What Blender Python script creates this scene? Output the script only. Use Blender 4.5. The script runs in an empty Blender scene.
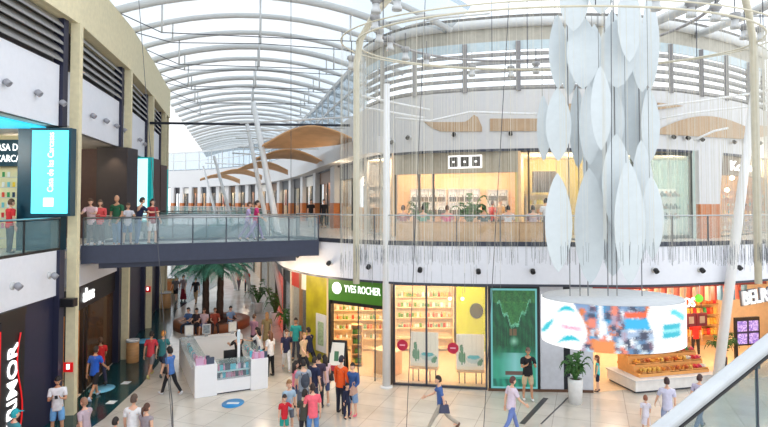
import bpy, bmesh, math, random
from mathutils import Vector, Matrix
random.seed(7)
SC = bpy.context.scene
COL = SC.collection
PI = math.pi
R = math.radians
F_PX, EYE, HOR, PITCH = 560.0, 6.7, 203.0, R(1.8)
PY = HOR - F_PX * math.tan(PITCH)

# ---------------------------------------------------------------- camera
cd = bpy.data.cameras.new('camera')
cam = bpy.data.objects.new('camera', cd)
COL.objects.link(cam)
cam.location = (0, 0, EYE)
cam.rotation_euler = (PI / 2 + PITCH, 0, 0)
cd.sensor_fit = 'HORIZONTAL'
cd.sensor_width = 36.0
cd.lens = 36.0 * F_PX / 768.0
cd.shift_y = (PY - 213.5) / 768.0
cd.clip_start = 0.05
cd.clip_end = 500
SC.camera = cam

def ray(x, y):
    xc = (x - 384.0) / F_PX
    yc = -(y - PY) / F_PX
    c, s = math.cos(PITCH), math.sin(PITCH)
    return Vector((xc, c - s * yc, s + c * yc))
def W(x, y, d):                      # point seen at pixel (x, y) at forward distance d
    r = ray(x, y)
    return Vector((0, 0, EYE)) + r * (d / r.y)
def G(x, y, z=0.0):                  # point seen at pixel (x, y) on the level z
    r = ray(x, y)
    return Vector((0, 0, EYE)) + r * ((z - EYE) / r.z)

# ---------------------------------------------------------------- colour / materials
def lin(c):
    c /= 255.0
    return c / 12.92 if c <= 0.04045 else ((c + 0.055) / 1.055) ** 2.4
def C(r, g, b): return (lin(r), lin(g), lin(b), 1)
MATS = {}
def mat(name, rgb, rough=0.5, metal=0.0, vary=0.06, scale=6.0, emit=0.0, spec=0.5, stretch=None):
    if name in MATS: return MATS[name]
    m = bpy.data.materials.new(name); m.use_nodes = True
    nt = m.node_tree; N = nt.nodes; L = nt.links
    b = N['Principled BSDF']
    b.inputs['Roughness'].default_value = rough
    b.inputs['Metallic'].default_value = metal
    b.inputs['Specular IOR Level'].default_value = spec
    col = C(*rgb)
    tc = N.new('ShaderNodeTexCoord'); nz = N.new('ShaderNodeTexNoise')
    nz.inputs['Scale'].default_value = scale; nz.inputs['Detail'].default_value = 3
    if stretch:
        mp = N.new('ShaderNodeMapping'); mp.inputs['Scale'].default_value = stretch
        L.new(tc.outputs['Object'], mp.inputs['Vector']); L.new(mp.outputs['Vector'], nz.inputs['Vector'])
    else:
        L.new(tc.outputs['Object'], nz.inputs['Vector'])
    rp = N.new('ShaderNodeValToRGB')
    rp.color_ramp.elements[0].position = 0.3; rp.color_ramp.elements[1].position = 0.7
    rp.color_ramp.elements[0].color = tuple(max(0, c * (1 - vary)) for c in col[:3]) + (1,)
    rp.color_ramp.elements[1].color = tuple(min(1, c * (1 + vary)) for c in col[:3]) + (1,)
    L.new(nz.outputs['Fac'], rp.inputs['Fac']); L.new(rp.outputs['Color'], b.inputs['Base Color'])
    if emit > 0:
        L.new(rp.outputs['Color'], b.inputs['Emission Color'])
        b.inputs['Emission Strength'].default_value = emit
    MATS[name] = m
    return m
def glass(name, rgb, alpha=0.15, rough=0.03, gloss=0.4, tint=(1, 1, 1)):
    if name in MATS: return MATS[name]
    m = bpy.data.materials.new(name); m.use_nodes = True
    nt = m.node_tree; N = nt.nodes; L = nt.links
    N.remove(N['Principled BSDF'])
    out = N['Material Output']
    tr = N.new('ShaderNodeBsdfTransparent'); tr.inputs['Color'].default_value = (*tint, 1)
    gl = N.new('ShaderNodeBsdfGlossy'); gl.inputs['Roughness'].default_value = rough
    df = N.new('ShaderNodeBsdfDiffuse'); df.inputs['Color'].default_value = C(*rgb)
    mx = N.new('ShaderNodeMixShader'); mx.inputs[0].default_value = alpha
    L.new(tr.outputs[0], mx.inputs[1]); L.new(df.outputs[0], mx.inputs[2])
    lw = N.new('ShaderNodeLayerWeight'); lw.inputs['Blend'].default_value = 0.3
    pw = N.new('ShaderNodeMath'); pw.operation = 'POWER'; pw.inputs[1].default_value = 4.0; L.new(lw.outputs['Facing'], pw.inputs[0])
    ma = N.new('ShaderNodeMath'); ma.operation = 'MULTIPLY_ADD'; ma.inputs[1].default_value = gloss; ma.inputs[2].default_value = gloss * 0.12; L.new(pw.outputs[0], ma.inputs[0])
    m2 = N.new('ShaderNodeMixShader'); L.new(ma.outputs[0], m2.inputs[0])
    L.new(mx.outputs[0], m2.inputs[1]); L.new(gl.outputs[0], m2.inputs[2])
    L.new(m2.outputs[0], out.inputs['Surface'])
    MATS[name] = m
    return m
def attr_mat(name, emit=0.0, rough=0.5):
    if name in MATS: return MATS[name]
    m = bpy.data.materials.new(name); m.use_nodes = True
    nt = m.node_tree; N = nt.nodes; L = nt.links
    b = N['Principled BSDF']; a = N.new('ShaderNodeAttribute'); a.attribute_name = 'ink'
    L.new(a.outputs['Color'], b.inputs['Base Color']); b.inputs['Roughness'].default_value = rough
    if emit > 0:
        b.inputs['Base Color'].default_value = (0, 0, 0, 1)
        L.remove(b.inputs['Base Color'].links[0])
        b.inputs['Base Color'].default_value = (0.02, 0.02, 0.02, 1)
        L.new(a.outputs['Color'], b.inputs['Emission Color']); b.inputs['Emission Strength'].default_value = emit
    MATS[name] = m
    return m

# ---------------------------------------------------------------- mesh builder
class MB:
    def __init__(s): s.v = []; s.f = []; s.m = []; s.c = []; s.ink = None; s.mi = 0; s.sm = []; s.smooth = False
    def add(s, vs, fs, ink=None):
        o = len(s.v); s.v += [tuple(p) for p in vs]
        for f in fs:
            s.f.append([i + o for i in f]); s.m.append(s.mi); s.c.append(ink or s.ink or (1, 1, 1, 1)); s.sm.append(s.smooth)
        return s
    def box(s, c, size, rz=0.0, M=None):
        hx, hy, hz = size[0] / 2, size[1] / 2, size[2] / 2
        ca, sa = math.cos(rz), math.sin(rz)
        vs = []
        for z in (-hz, hz):
            for x, y in ((-hx, -hy), (hx, -hy), (hx, hy), (-hx, hy)):
                p = Vector((c[0] + x * ca - y * sa, c[1] + x * sa + y * ca, c[2] + z))
                vs.append(M @ p if M else p)
        return s.add(vs, [(0, 3, 2, 1), (4, 5, 6, 7), (0, 1, 5, 4), (1, 2, 6, 5), (2, 3, 7, 6), (3, 0, 4, 7)])
    def hexa(s, b, t):               # two matching quads
        return s.add(list(b) + list(t), [(0, 3, 2, 1), (4, 5, 6, 7), (0, 1, 5, 4), (1, 2, 6, 5), (2, 3, 7, 6), (3, 0, 4, 7)])
    def quad(s, a, b, c, d, ink=None): return s.add([a, b, c, d], [(0, 1, 2, 3)], ink)
    def prism(s, poly, z0, z1):
        n = len(poly)
        vs = [(p[0], p[1], z0) for p in poly] + [(p[0], p[1], z1) for p in poly]
        fs = [list(range(n))[::-1], list(range(n, 2 * n))] + [(i, (i + 1) % n, n + (i + 1) % n, n + i) for i in range(n)]
        return s.add(vs, fs)
    def plate(s, pts, off):          # polygon pts extruded by vector off
        n = len(pts); off = Vector(off)
        vs = [Vector(p) for p in pts] + [Vector(p) + off for p in pts]
        fs = [list(range(n))[::-1], list(range(n, 2 * n))] + [(i, (i + 1) % n, n + (i + 1) % n, n + i) for i in range(n)]
        return s.add(vs, fs)
    def tube(s, path, r, n=8, cap=True, flat=1.0):
        path = [Vector(p) for p in path]; k = len(path)
        rs = r if isinstance(r, (list, tuple)) else [r] * k
        vs = []; up = None
        for i, p in enumerate(path):
            a = path[max(0, i - 1)]; b = path[min(k - 1, i + 1)]
            t = (b - a).normalized() if (b - a).length > 1e-9 else Vector((0, 0, 1))
            if up is None:
                up = Vector((0, 0, 1)) if abs(t.z) < 0.9 else Vector((0, 1, 0))
            x = up.cross(t)
            if x.length < 1e-6: x = Vector((1, 0, 0)).cross(t)
            x.normalize(); y = t.cross(x).normalized(); up = y
            for j in range(n):
                w = 2 * PI * j / n
                vs.append(p + x * (math.cos(w) * rs[i]) + y * (math.sin(w) * rs[i] * flat))
        fs = []
        for i in range(k - 1):
            for j in range(n):
                fs.append((i * n + j, i * n + (j + 1) % n, (i + 1) * n + (j + 1) % n, (i + 1) * n + j))
        if cap: fs += [list(range(n))[::-1], list(range((k - 1) * n, k * n))]
        old = s.smooth; s.smooth = n > 5
        s.add(vs, fs); s.smooth = old
        return s
    def lathe(s, prof, c=(0, 0, 0), n=16, sx=1.0, sy=1.0, cap=True):
        vs = []; k = len(prof)
        for r, z in prof:
            for j in range(n):
                w = 2 * PI * j / n
                vs.append((c[0] + r * sx * math.cos(w), c[1] + r * sy * math.sin(w), c[2] + z))
        fs = [(i * n + j, i * n + (j + 1) % n, (i + 1) * n + (j + 1) % n, (i + 1) * n + j) for i in range(k - 1) for j in range(n)]
        if cap: fs += [list(range(n))[::-1], list(range((k - 1) * n, k * n))]
        old = s.smooth; s.smooth = True
        s.add(vs, fs); s.smooth = old
        return s
    def ell(s, c, r, n=10, m=6, M=None):
        vs = []
        for i in range(m + 1):
            a = -PI / 2 + PI * i / m
            for j in range(n):
                w = 2 * PI * j / n
                p = Vector((c[0] + r[0] * math.cos(a) * math.cos(w), c[1] + r[1] * math.cos(a) * math.sin(w), c[2] + r[2] * math.sin(a)))
                vs.append(M @ p if M else p)
        fs = [(i * n + j, i * n + (j + 1) % n, (i + 1) * n + (j + 1) % n, (i + 1) * n + j) for i in range(m) for j in range(n)]
        old = s.smooth; s.smooth = True
        s.add(vs, fs); s.smooth = old
        return s
    def wall(s, pts, z0, z1, th=0.1):     # wall band over plan points, thickness to the left of travel
        z0s = z0 if isinstance(z0, (list, tuple)) else [z0] * len(pts)
        z1s = z1 if isinstance(z1, (list, tuple)) else [z1] * len(pts)
        off = offset(pts, th); n = len(pts); vs = []
        for i in range(n):
            vs += [(pts[i][0], pts[i][1], z0s[i]), (pts[i][0], pts[i][1], z1s[i]), (off[i][0], off[i][1], z1s[i]), (off[i][0], off[i][1], z0s[i])]
        fs = []
        for i in range(n - 1):
            a = 4 * i; b = a + 4
            for j in range(4):
                fs.append((a + j, a + (j + 1) % 4, b + (j + 1) % 4, b + j))
        fs += [(0, 3, 2, 1), (4 * n - 4, 4 * n - 3, 4 * n - 2, 4 * n - 1)]
        return s.add(vs, fs)
    def build(s, name, mats, parent=None, label=None, cat=None, group=None, kind=None, local=False, bevel=0):
        me = bpy.data.meshes.new(name)
        vs = s.v
        if parent is not None and not local:
            inv = parent_matrix(parent).inverted()
            vs = [tuple(inv @ Vector(p)) for p in s.v]
        me.from_pydata(vs, [], s.f)
        if not isinstance(mats, (list, tuple)): mats = [mats]
        for m in mats: me.materials.append(m)
        me.polygons.foreach_set('material_index', s.m)
        me.polygons.foreach_set('use_smooth', s.sm)
        if any(m.name.startswith('ink') for m in mats):
            at = me.color_attributes.new('ink', 'FLOAT_COLOR', 'CORNER')
            buf = []
            for i, p in enumerate(me.polygons):
                for _ in range(p.loop_total): buf += list(s.c[i])
            at.data.foreach_set('color', buf)
        bm = bmesh.new(); bm.from_mesh(me); bmesh.ops.recalc_face_normals(bm, faces=bm.faces); bm.to_mesh(me); bm.free()
        me.update()
        o = bpy.data.objects.new(name, me); COL.objects.link(o)
        if parent is not None:
            o.parent = parent; PM[o.name] = parent_matrix(parent)
        if bevel:
            bv = o.modifiers.new('bevel', 'BEVEL'); bv.width = bevel; bv.segments = 2; bv.limit_method = 'ANGLE'
        return tag(o, label, cat, group, kind)
PM = {}
def parent_matrix(o): return PM.get(o.name, Matrix.Identity(4))
def tag(o, label=None, cat=None, group=None, kind=None):
    if label: o['label'] = label
    if cat: o['category'] = cat
    if group: o['group'] = group
    if kind: o['kind'] = kind
    return o
def thing(name, label, cat, loc=(0, 0, 0), rz=0.0, group=None):
    o = bpy.data.objects.new(name, None); COL.objects.link(o)
    o.empty_display_size = 0.1
    o.location = loc; o.rotation_euler = (0, 0, rz)
    PM[o.name] = Matrix.Translation(Vector(loc)) @ Matrix.Rotation(rz, 4, 'Z')
    return tag(o, label, cat, group)
def dup(root, loc, rz=None, label=None, group=None):
    r = root.copy(); COL.objects.link(r); r.location = loc
    if rz is not None: r.rotation_euler = (0, 0, rz)
    if label: r['label'] = label
    if group: r['group'] = group
    for ch in list(root.children):
        c = ch.copy(); COL.objects.link(c); c.parent = r
        for g in ch.children:
            d = g.copy(); COL.objects.link(d); d.parent = c
    return r
def struct(mb, name, mats, **k): return mb.build(name, mats, kind='structure', **k)

# ---------------------------------------------------------------- plan curves
def offset(pts, d):
    n = len(pts); out = []
    for i in range(n):
        a = pts[max(0, i - 1)]; b = pts[min(n - 1, i + 1)]
        tx, ty = b[0] - a[0], b[1] - a[1]; l = math.hypot(tx, ty) or 1
        out.append((pts[i][0] - ty / l * d, pts[i][1] + tx / l * d))
    return out
def spline(pts, k=8):
    out = []; n = len(pts)
    for i in range(n - 1):
        p0 = pts[max(0, i - 1)]; p1 = pts[i]; p2 = pts[i + 1]; p3 = pts[min(n - 1, i + 2)]
        for j in range(k):
            t = j / k
            out.append(tuple(0.5 * (2 * p1[a] + (p2[a] - p0[a]) * t + (2 * p0[a] - 5 * p1[a] + 4 * p2[a] - p3[a]) * t * t + (3 * p1[a] - p0[a] - 3 * p2[a] + p3[a]) * t ** 3) for a in range(len(p1))))
    out.append(tuple(pts[-1]))
    return out
def on(curve, xpx):                   # point where the plan curve crosses the pixel column
    k = (xpx - 384.0) / F_PX; best = None
    for a, b in zip(curve, curve[1:]):
        fa = a[0] - k * a[1]; fb = b[0] - k * b[1]
        if fa == fb: continue
        t = fa / (fa - fb)
        if -1e-6 <= t <= 1 + 1e-6:
            p = (a[0] + (b[0] - a[0]) * t, a[1] + (b[1] - a[1]) * t)
            if best is None or p[1] < best[1]: best = p
    if best is None: raise ValueError('column %s misses the curve' % xpx)
    return best
def part(curve, x0, x1):              # the stretch of curve between two pixel columns
    a, b = on(curve, x0), on(curve, x1)
    mid = [p for p in curve if p[1] > 0 and a[0] < p[0] < b[0] and min(x0, x1) < 384 + F_PX * p[0] / p[1] < max(x0, x1)]
    return [a] + mid + [b]
def text(name, s, size, loc, rot, mats, parent=None, ext=0.02, label=None, cat=None, align='CENTER', sx=1.0, bold=0.0):
    cu = bpy.data.curves.new(name, 'FONT'); cu.body = s; cu.size = size; cu.extrude = ext; cu.align_x = align; cu.align_y = 'CENTER'
    cu.offset = bold; cu.resolution_u = 3
    t = bpy.data.objects.new('tmp_text', cu); COL.objects.link(t)
    bpy.context.view_layer.update()
    me = bpy.data.meshes.new_from_object(t.evaluated_get(bpy.context.evaluated_depsgraph_get()))
    bpy.data.objects.remove(t); me.name = name
    M = Matrix.Translation(Vector(loc)) @ rot.to_4x4() @ Matrix.Diagonal((sx, 1, 1, 1))
    if parent is not None: M = parent_matrix(parent).inverted() @ M
    me.transform(M); me.materials.clear(); me.materials.append(mats)
    o = bpy.data.objects.new(name, me); COL.objects.link(o)
    if parent is not None: o.parent = parent
    return tag(o, label, cat)
def facing(nx, ny, roll=0.0):         # rotation of a text whose front looks along (nx, ny) horizontally
    n = Vector((nx, ny, 0)).normalized(); up = Vector((0, 0, 1)); x = up.cross(n)
    M = Matrix((x, up, n)).transposed()
    return M @ Matrix.Rotation(roll, 3, 'Z')
def lamp(name, loc, power, col=(1, 0.85, 0.65), size=0.4, kind='POINT', rot=None, shape=None):
    l = bpy.data.lights.new(name, kind); l.energy = power; l.color = col
    if kind == 'AREA':
        l.size = size
        if shape: l.shape = 'RECTANGLE'; l.size, l.size_y = shape
    else: l.shadow_soft_size = size
    if kind == 'SPOT': l.spot_size = R(80); l.spot_blend = 0.8
    o = bpy.data.objects.new(name, l); COL.objects.link(o); o.location = loc
    if rot: o.rotation_euler = rot
    return o
NTH = ['first', 'second', 'third', 'fourth', 'fifth', 'sixth', 'seventh', 'eighth', 'ninth', 'tenth', 'eleventh', 'twelfth', 'thirteenth', 'fourteenth', 'fifteenth', 'sixteenth', 'seventeenth', 'eighteenth', 'nineteenth', 'twentieth', 'twenty first', 'twenty second', 'twenty third', 'twenty fourth', 'twenty fifth', 'twenty sixth', 'twenty seventh', 'twenty eighth', 'twenty ninth', 'thirtieth']

# ---------------------------------------------------------------- world and view
w = bpy.data.worlds.new('sky'); SC.world = w; w.use_nodes = True
nt = w.node_tree; N = nt.nodes; L = nt.links
bg = N['Background']
tc = N.new('ShaderNodeTexCoord'); nz = N.new('ShaderNodeTexNoise'); nz.inputs['Scale'].default_value = 2.5; nz.inputs['Detail'].default_value = 5
rp = N.new('ShaderNodeValToRGB')
rp.color_ramp.elements[0].position = 0.35; rp.color_ramp.elements[0].color = C(222, 236, 248)
rp.color_ramp.elements[1].position = 0.6; rp.color_ramp.elements[1].color = C(252, 253, 255)
L.new(tc.outputs['Generated'], nz.inputs['Vector']); L.new(nz.outputs['Fac'], rp.inputs['Fac']); L.new(rp.outputs['Color'], bg.inputs['Color'])
bg.inputs['Strength'].default_value = 1.5
SC.view_settings.view_transform = 'Standard'
SC.view_settings.look = 'None'
SC.view_settings.exposure = 0.3
SC.view_settings.gamma = 1.0
SC.view_settings.use_curve_mapping = False
try:
    SC.cycles.use_denoising = True
    SC.cycles.max_bounces = 6; SC.cycles.diffuse_bounces = 3; SC.cycles.glossy_bounces = 3
    SC.cycles.transparent_max_bounces = 24; SC.cycles.sample_clamp_indirect = 6
except Exception: pass

# ---------------------------------------------------------------- palette
beige = mat('beige_paint', (222, 211, 176), 0.7)
white = mat('white_paint', (208, 208, 209), 0.6, vary=0.02)
panelw = mat('pale_panel', (226, 228, 236), 0.5, vary=0.02)
navy = mat('navy_paint', (34, 36, 62), 0.5)
black = mat('black_satin', (22, 22, 26), 0.4)
darkgrey = mat('dark_grey_steel', (62, 66, 78), 0.4, 0.3)
bridgeblue = mat('slate_steel', (52, 58, 78), 0.45, 0.2)
steel = mat('brushed_steel', (176, 180, 184), 0.3, 0.8)
louvre = mat('louvre_metal', (150, 148, 146), 0.4, 0.3)
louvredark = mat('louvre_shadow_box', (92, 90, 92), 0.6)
whitetube = mat('white_steel_tube', (228, 229, 230), 0.4, vary=0.02)
ribm = mat('pale_grey_rib', (206, 208, 208), 0.45, vary=0.03)
wood = mat('oak_veneer', (196, 148, 98), 0.5, vary=0.15, scale=3, stretch=(1, 1, 8))
sailw = mat('tan_sail_veneer', (184, 156, 126), 0.6, vary=0.08, scale=2)
woodor = mat('orange_wood', (190, 112, 58), 0.5, vary=0.15, scale=3, stretch=(1, 1, 8))
g_clear = glass('clear_glass', (200, 225, 225), 0.06)
g_rail = glass('rail_glass', (150, 185, 190), 0.16)
g_teal = glass('teal_glass', (110, 165, 165), 0.28)
g_roof = glass('roof_glass', (226, 238, 246), 0.12, 0.1, 0.1, (.68, .71, .73))
g_reflect = glass('blue_reflection_glass', (176, 206, 230), 0.3, 0.2, 0.1, (.55, .615, .67))  # bluish glass reflection beside the ribs, put into the tint
cream = mat('cream_wall', (240, 214, 172), 0.6)
warmwood = mat('warm_shop_wood', (226, 178, 124), 0.5, vary=0.1, scale=3)
g_pale = glass('pale_gable_glass', (216, 228, 236), 0.14, 0.1, 0.1, (.74, .78, .81))
teal_e = mat('cyan_lightbox', (92, 222, 244), 0.5, emit=1.0, vary=0.03)
teal_d = mat('teal_edge', (10, 150, 150), 0.5, emit=0.5)
white_e = mat('white_letter_light', (255, 255, 255), 0.5, emit=1.1, vary=0.0)
lamp_e = mat('warm_lamp_light', (255, 240, 210), 0.5, emit=4.0, vary=0.0)
ink = attr_mat('ink_print'); ink_e = attr_mat('ink_screen', emit=1.0); ink_lb = attr_mat('ink_lightbox', emit=0.75)
# ================================================================ SETTING
FL, FAS, SOF, PAN, LOU, TOP = 5.15, 3.84, 9.1, 11.0, 12.5, 14.4
LW = [(-9.1, 3.0), (-9.3, 7.0), (-9.6, 12.0), (-9.95, 18.0), (-11.15, 24.3), (-12.65, 30.3), (-14.2, 36.0), (-14.75, 38.2)]
PIL = [3, 4, 5, 6]
E = spline([(-36, 80), (-27, 75.5), (-19.5, 67.5), (-14, 57), (-9.8, 44.5), (-7, 34), (-4.9, 26.3), (-3.5, 23.5), (-1.9, 21.75), (.2, 20.5), (2.4, 20.0), (6.2, 19.75), (9.3, 19.7), (13.4, 20.8), (17, 22.6), (21, 25.5)])
K = spline([(-33, 84.5), (-24.5, 79.5), (-16.3, 70), (-10.3, 58.5), (-6, 46), (-3.1, 35.5), (-1.0, 28.6), (.5, 25.8), (2.6, 24.4), (6.8, 23.4), (11.2, 23.7), (14.2, 24.9), (17.8, 27.2), (22, 31)])
FR = offset(E, 0.35)                                  # lower shop fronts
def lwall(y, off=0.0):                                # point of the left wall line at forward distance y
    c = offset(LW, off)
    for a, b in zip(c, c[1:]):
        if a[1] <= y <= b[1]:
            t = (y - a[1]) / (b[1] - a[1]); return (a[0] + (b[0] - a[0]) * t, y)
    return (c[-1][0] - 0.26 * (y - c[-1][1]), y)
def lpart(y0, y1, off=0.0):
    mid = [p for p in offset(LW, off) if y0 + .01 < p[1] < y1 - .01]
    return [lwall(y0, off)] + mid + [lwall(y1, off)]

# ---- floor: polished pale stone, with joints
def floor_mat():
    m = bpy.data.materials.new('polished_stone'); m.use_nodes = True
    nt = m.node_tree; N = nt.nodes; L = nt.links; b = N['Principled BSDF']
    tc = N.new('ShaderNodeTexCoord'); mp = N.new('ShaderNodeMapping')
    mp.inputs['Rotation'].default_value = (0, 0, R(20)); mp.inputs['Scale'].default_value = (0.55, 0.55, 1)
    br = N.new('ShaderNodeTexBrick'); br.offset = 0.0
    br.inputs['Scale'].default_value = 1.0; br.inputs['Mortar Size'].default_value = 0.006
    br.inputs['Brick Width'].default_value = 0.6; br.inputs['Row Height'].default_value = 0.6
    br.inputs['Color1'].default_value = C(216, 208, 196); br.inputs['Color2'].default_value = C(206, 199, 188); br.inputs['Mortar'].default_value = C(176, 168, 158)
    nz = N.new('ShaderNodeTexNoise'); nz.inputs['Scale'].default_value = 1.3; nz.inputs['Detail'].default_value = 6
    mx = N.new('ShaderNodeMix'); mx.data_type = 'RGBA'; mx.blend_type = 'MULTIPLY'; mx.inputs[0].default_value = 0.5
    rp = N.new('ShaderNodeValToRGB'); rp.color_ramp.elements[0].color = (.72, .70, .68, 1); rp.color_ramp.elements[1].color = (1, 1, 1, 1)
    rp.color_ramp.elements[0].position = .3; rp.color_ramp.elements[1].position = .6
    L.new(tc.outputs['Object'], mp.inputs['Vector']); L.new(mp.outputs[0], br.inputs['Vector'])
    L.new(tc.outputs['Object'], nz.inputs['Vector']); L.new(nz.outputs['Fac'], rp.inputs['Fac'])
    L.new(br.outputs['Color'], mx.inputs[6]); L.new(rp.outputs['Color'], mx.inputs[7]); L.new(mx.outputs[2], b.inputs['Base Color'])
    b.inputs['Roughness'].default_value = 0.16; b.inputs['Specular IOR Level'].default_value = 0.6
    return m
m = MB(); m.box((-2, 42, -0.15), (92, 100, 0.3)); struct(m, 'floor', floor_mat())
bnd = [G(x, y) for x, y in ((92, 427), (105, 418), (122, 402), (142, 384), (158, 364), (168, 345), (173, 328), (176, 310))]
bnd = [(p.x, p.y) for p in bnd]
bl = [(-7.2, 3.0), (-7.6, 9.0)] + [p for p in bnd if p[1] > 9.5] + [(-13.6, 47), (-19, 64)]
poly = bl + [(-26, 64), (-19, 48)] + [lwall(y, 0.3) for y in (38, 30.3, 24.3, 18, 12, 3)]
m = MB(); m.prism(poly, 0.0, 0.006); struct(m, 'trim_1', mat('dark_green_stone', (24, 66, 70), 0.14, vary=0.35, scale=2.0))
# dark expansion joints in the stone
def strip(pts, wd, z, mt, name):
    m = MB(); P = [Vector((p[0], p[1], 0)) for p in pts]
    vs = []; 
    for i, p in enumerate(P):
        t = (P[min(i + 1, len(P) - 1)] - P[max(0, i - 1)]).normalized(); nrm = Vector((-t.y, t.x, 0)) * wd / 2
        vs += [(p.x + nrm.x, p.y + nrm.y, z), (p.x - nrm.x, p.y - nrm.y, z), (p.x - nrm.x, p.y - nrm.y, z + .004), (p.x + nrm.x, p.y + nrm.y, z + .004)]
    fs = []
    for i in range(len(P) - 1):
        a = 4 * i; b = a + 4
        for j in range(4): fs.append((a + j, a + (j + 1) % 4, b + (j + 1) % 4, b + j))
    m.add(vs, fs); return struct(m, name, mt)
jm = mat('dark_joint', (72, 68, 70), 0.4)
strip([G(173, 427), G(172, 400), G(170, 384), G(172, 345)], 0.035, 0.001, jm, 'trim_2')
strip([G(522, 424), G(546, 398)], 0.17, 0.001, jm, 'trim_2')
strip([G(541, 424), G(569, 397)], 0.05, 0.001, jm, 'trim_2')

# ---- left wall: beige piers and lintel, white bands, louvres
m = MB()
m.wall(lpart(3, 38.2), LOU, TOP, 0.7)
for i in PIL + [2]:
    x, y = LW[i]; a = math.atan2(-(LW[i + 1][0] - LW[i - 1][0]), LW[i + 1][1] - LW[i - 1][1])
    m.box((x + 0.0, y, 6.25), (0.28, 0.26, 12.5), a)
m.box((-14.75 - .25, 38.2, 6.8), (0.5, 0.4, 13.6), 0.26)
m.wall(lpart(3, 38.2, -.1), LOU, TOP, .12); struct(m, 'wall_left', beige)
ends = [(6.6, 11.7), (12.32, 17.66), (18.3, 23.98), (24.62, 29.98), (30.62, 35.68), (36.3, 38.0)]
mw, mn, ml, md = MB(), MB(), MB(), MB()
for a, b in ends:
    mw.wall(lpart(a, b, 0.22), FAS, 5.23, 0.2)
    mw.wall(lpart(a, b - .3, 0.22), SOF, PAN, 0.2)
    for z0, z1 in ((0.0, FAS), (FAS, 5.23), (SOF, LOU)): mn.wall(lpart(b - .26, b + .04, 0.12), z0, z1, 0.3)
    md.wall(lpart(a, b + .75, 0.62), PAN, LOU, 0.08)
    for k in range(5):
        z = PAN + 0.1 + k * 0.27
        p = lpart(a, b - .28, 0.12); q = offset(p, 0.2)
        for i in range(len(p) - 1):
            ml.hexa([(p[i][0], p[i][1], z), (p[i + 1][0], p[i + 1][1], z), (q[i + 1][0], q[i + 1][1], z + .27), (q[i][0], q[i][1], z + .27)],
                    [(p[i][0], p[i][1], z + .08), (p[i + 1][0], p[i + 1][1], z + .08), (q[i + 1][0], q[i + 1][1], z + .31), (q[i][0], q[i][1], z + .31)])
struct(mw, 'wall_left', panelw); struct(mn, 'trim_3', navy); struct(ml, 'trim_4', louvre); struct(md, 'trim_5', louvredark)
# upper left gallery: slab, soffit, back wall
m = MB(); p = lpart(3, 38.0, 0.3); q = offset(p, 9.0)
m.prism(p + q[::-1], FL - 0.25, FL); struct(m, 'floor_gallery_left', mat('gallery_stone', (196, 190, 184), 0.25))
m = MB(); m.prism(p + q[::-1], FAS + .02, FAS + .12); struct(m, 'ceiling_arcade_left', mat('grey_soffit', (150, 148, 146), 0.6))
m = MB(); m.prism(p + q[::-1], SOF, SOF + 0.12); struct(m, 'ceiling_gallery_left', mat('gallery_soffit', (196, 194, 190), 0.6))
m = MB(); m.wall(offset(p, 7.5), FL, SOF, 0.15); struct(m, 'wall_gallery_left', mat('shop_back_grey', (128, 112, 104), 0.6))
# lower left shop fronts
m = MB(); m.wall(lpart(15.75, 17.4, 0.30), 0.0, FAS, 0.15); m.wall(lpart(6.6, 11.7, 0.3), 0.0, FAS, 0.15)
m.wall(lpart(24.7, 29.7, 0.30), 0.0, FAS, 0.15); m.wall(lpart(30.9, 35.4, 0.3), 0, FAS, .15); m.wall(lpart(36.3, 38, 0.3), 0, FAS, .15)
struct(m, 'wall_left_lower', navy)
m = MB(); m.wall([(-14.9, 38.2), (-19.5, 38.8)], 0.0, SOF, 0.2); struct(m, 'wall_left_end', navy)

# ---- right building: slab, fascia, soffits
m = MB(); p = E; q = offset(E, 9.0)
def ring(m, c0, c1, z0, z1):
    n = min(len(c0), len(c1)); vs = []
    for i in range(n): vs += [(c0[i][0], c0[i][1], z0), (c0[i][0], c0[i][1], z1), (c1[i][0], c1[i][1], z1), (c1[i][0], c1[i][1], z0)]
    fs = []
    for i in range(n - 1):
        a = 4 * i; b = a + 4
        for j in range(4): fs.append((a + j, a + (j + 1) % 4, b + (j + 1) % 4, b + j))
    fs += [(0, 3, 2, 1), (4 * n - 4, 4 * n - 3, 4 * n - 2, 4 * n - 1)]
    m.add(vs, fs)
e6 = [(k[0] + (k[0] - e[0]) * 1.0, k[1] + (k[1] - e[1]) * 1.0) for e, k in zip(E, E)]
def deep(c, far):                                     # push a plan curve back towards the far side of the building
    out = []
    for x, y in c:
        if y > 30 or x < -3: out.append((x + far * .966, y + far * .26))
        else:
            t = min(1, max(0, (x + 3) / 8)); a = R(15 + 75 * t); out.append((x + far * math.cos(a), y + far * math.sin(a)))
    return out
struct_in = deep(E, 9.0)
m = MB(); ring(m, offset(E, .05), struct_in, FL - .2, FL); struct(m, 'floor_gallery_right', mat('gallery_stone', (196, 190, 184), 0.25))
m = MB(); ring(m, offset(E, .08), struct_in, FAS, FAS + .1); struct(m, 'ceiling_arcade_right', mat('warm_soffit', (220, 200, 176), 0.6))
m = MB(); m.wall(E, FAS, FL + .02, 0.12); struct(m, 'wall_balcony_right', panelw)
m = MB(); m.wall(offset(E, -.03), FL + .02, FL + .11, 0.16); m.wall(offset(E, -.015), FAS - .08, FAS, 0.2); struct(m, 'trim_6', darkgrey)
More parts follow.
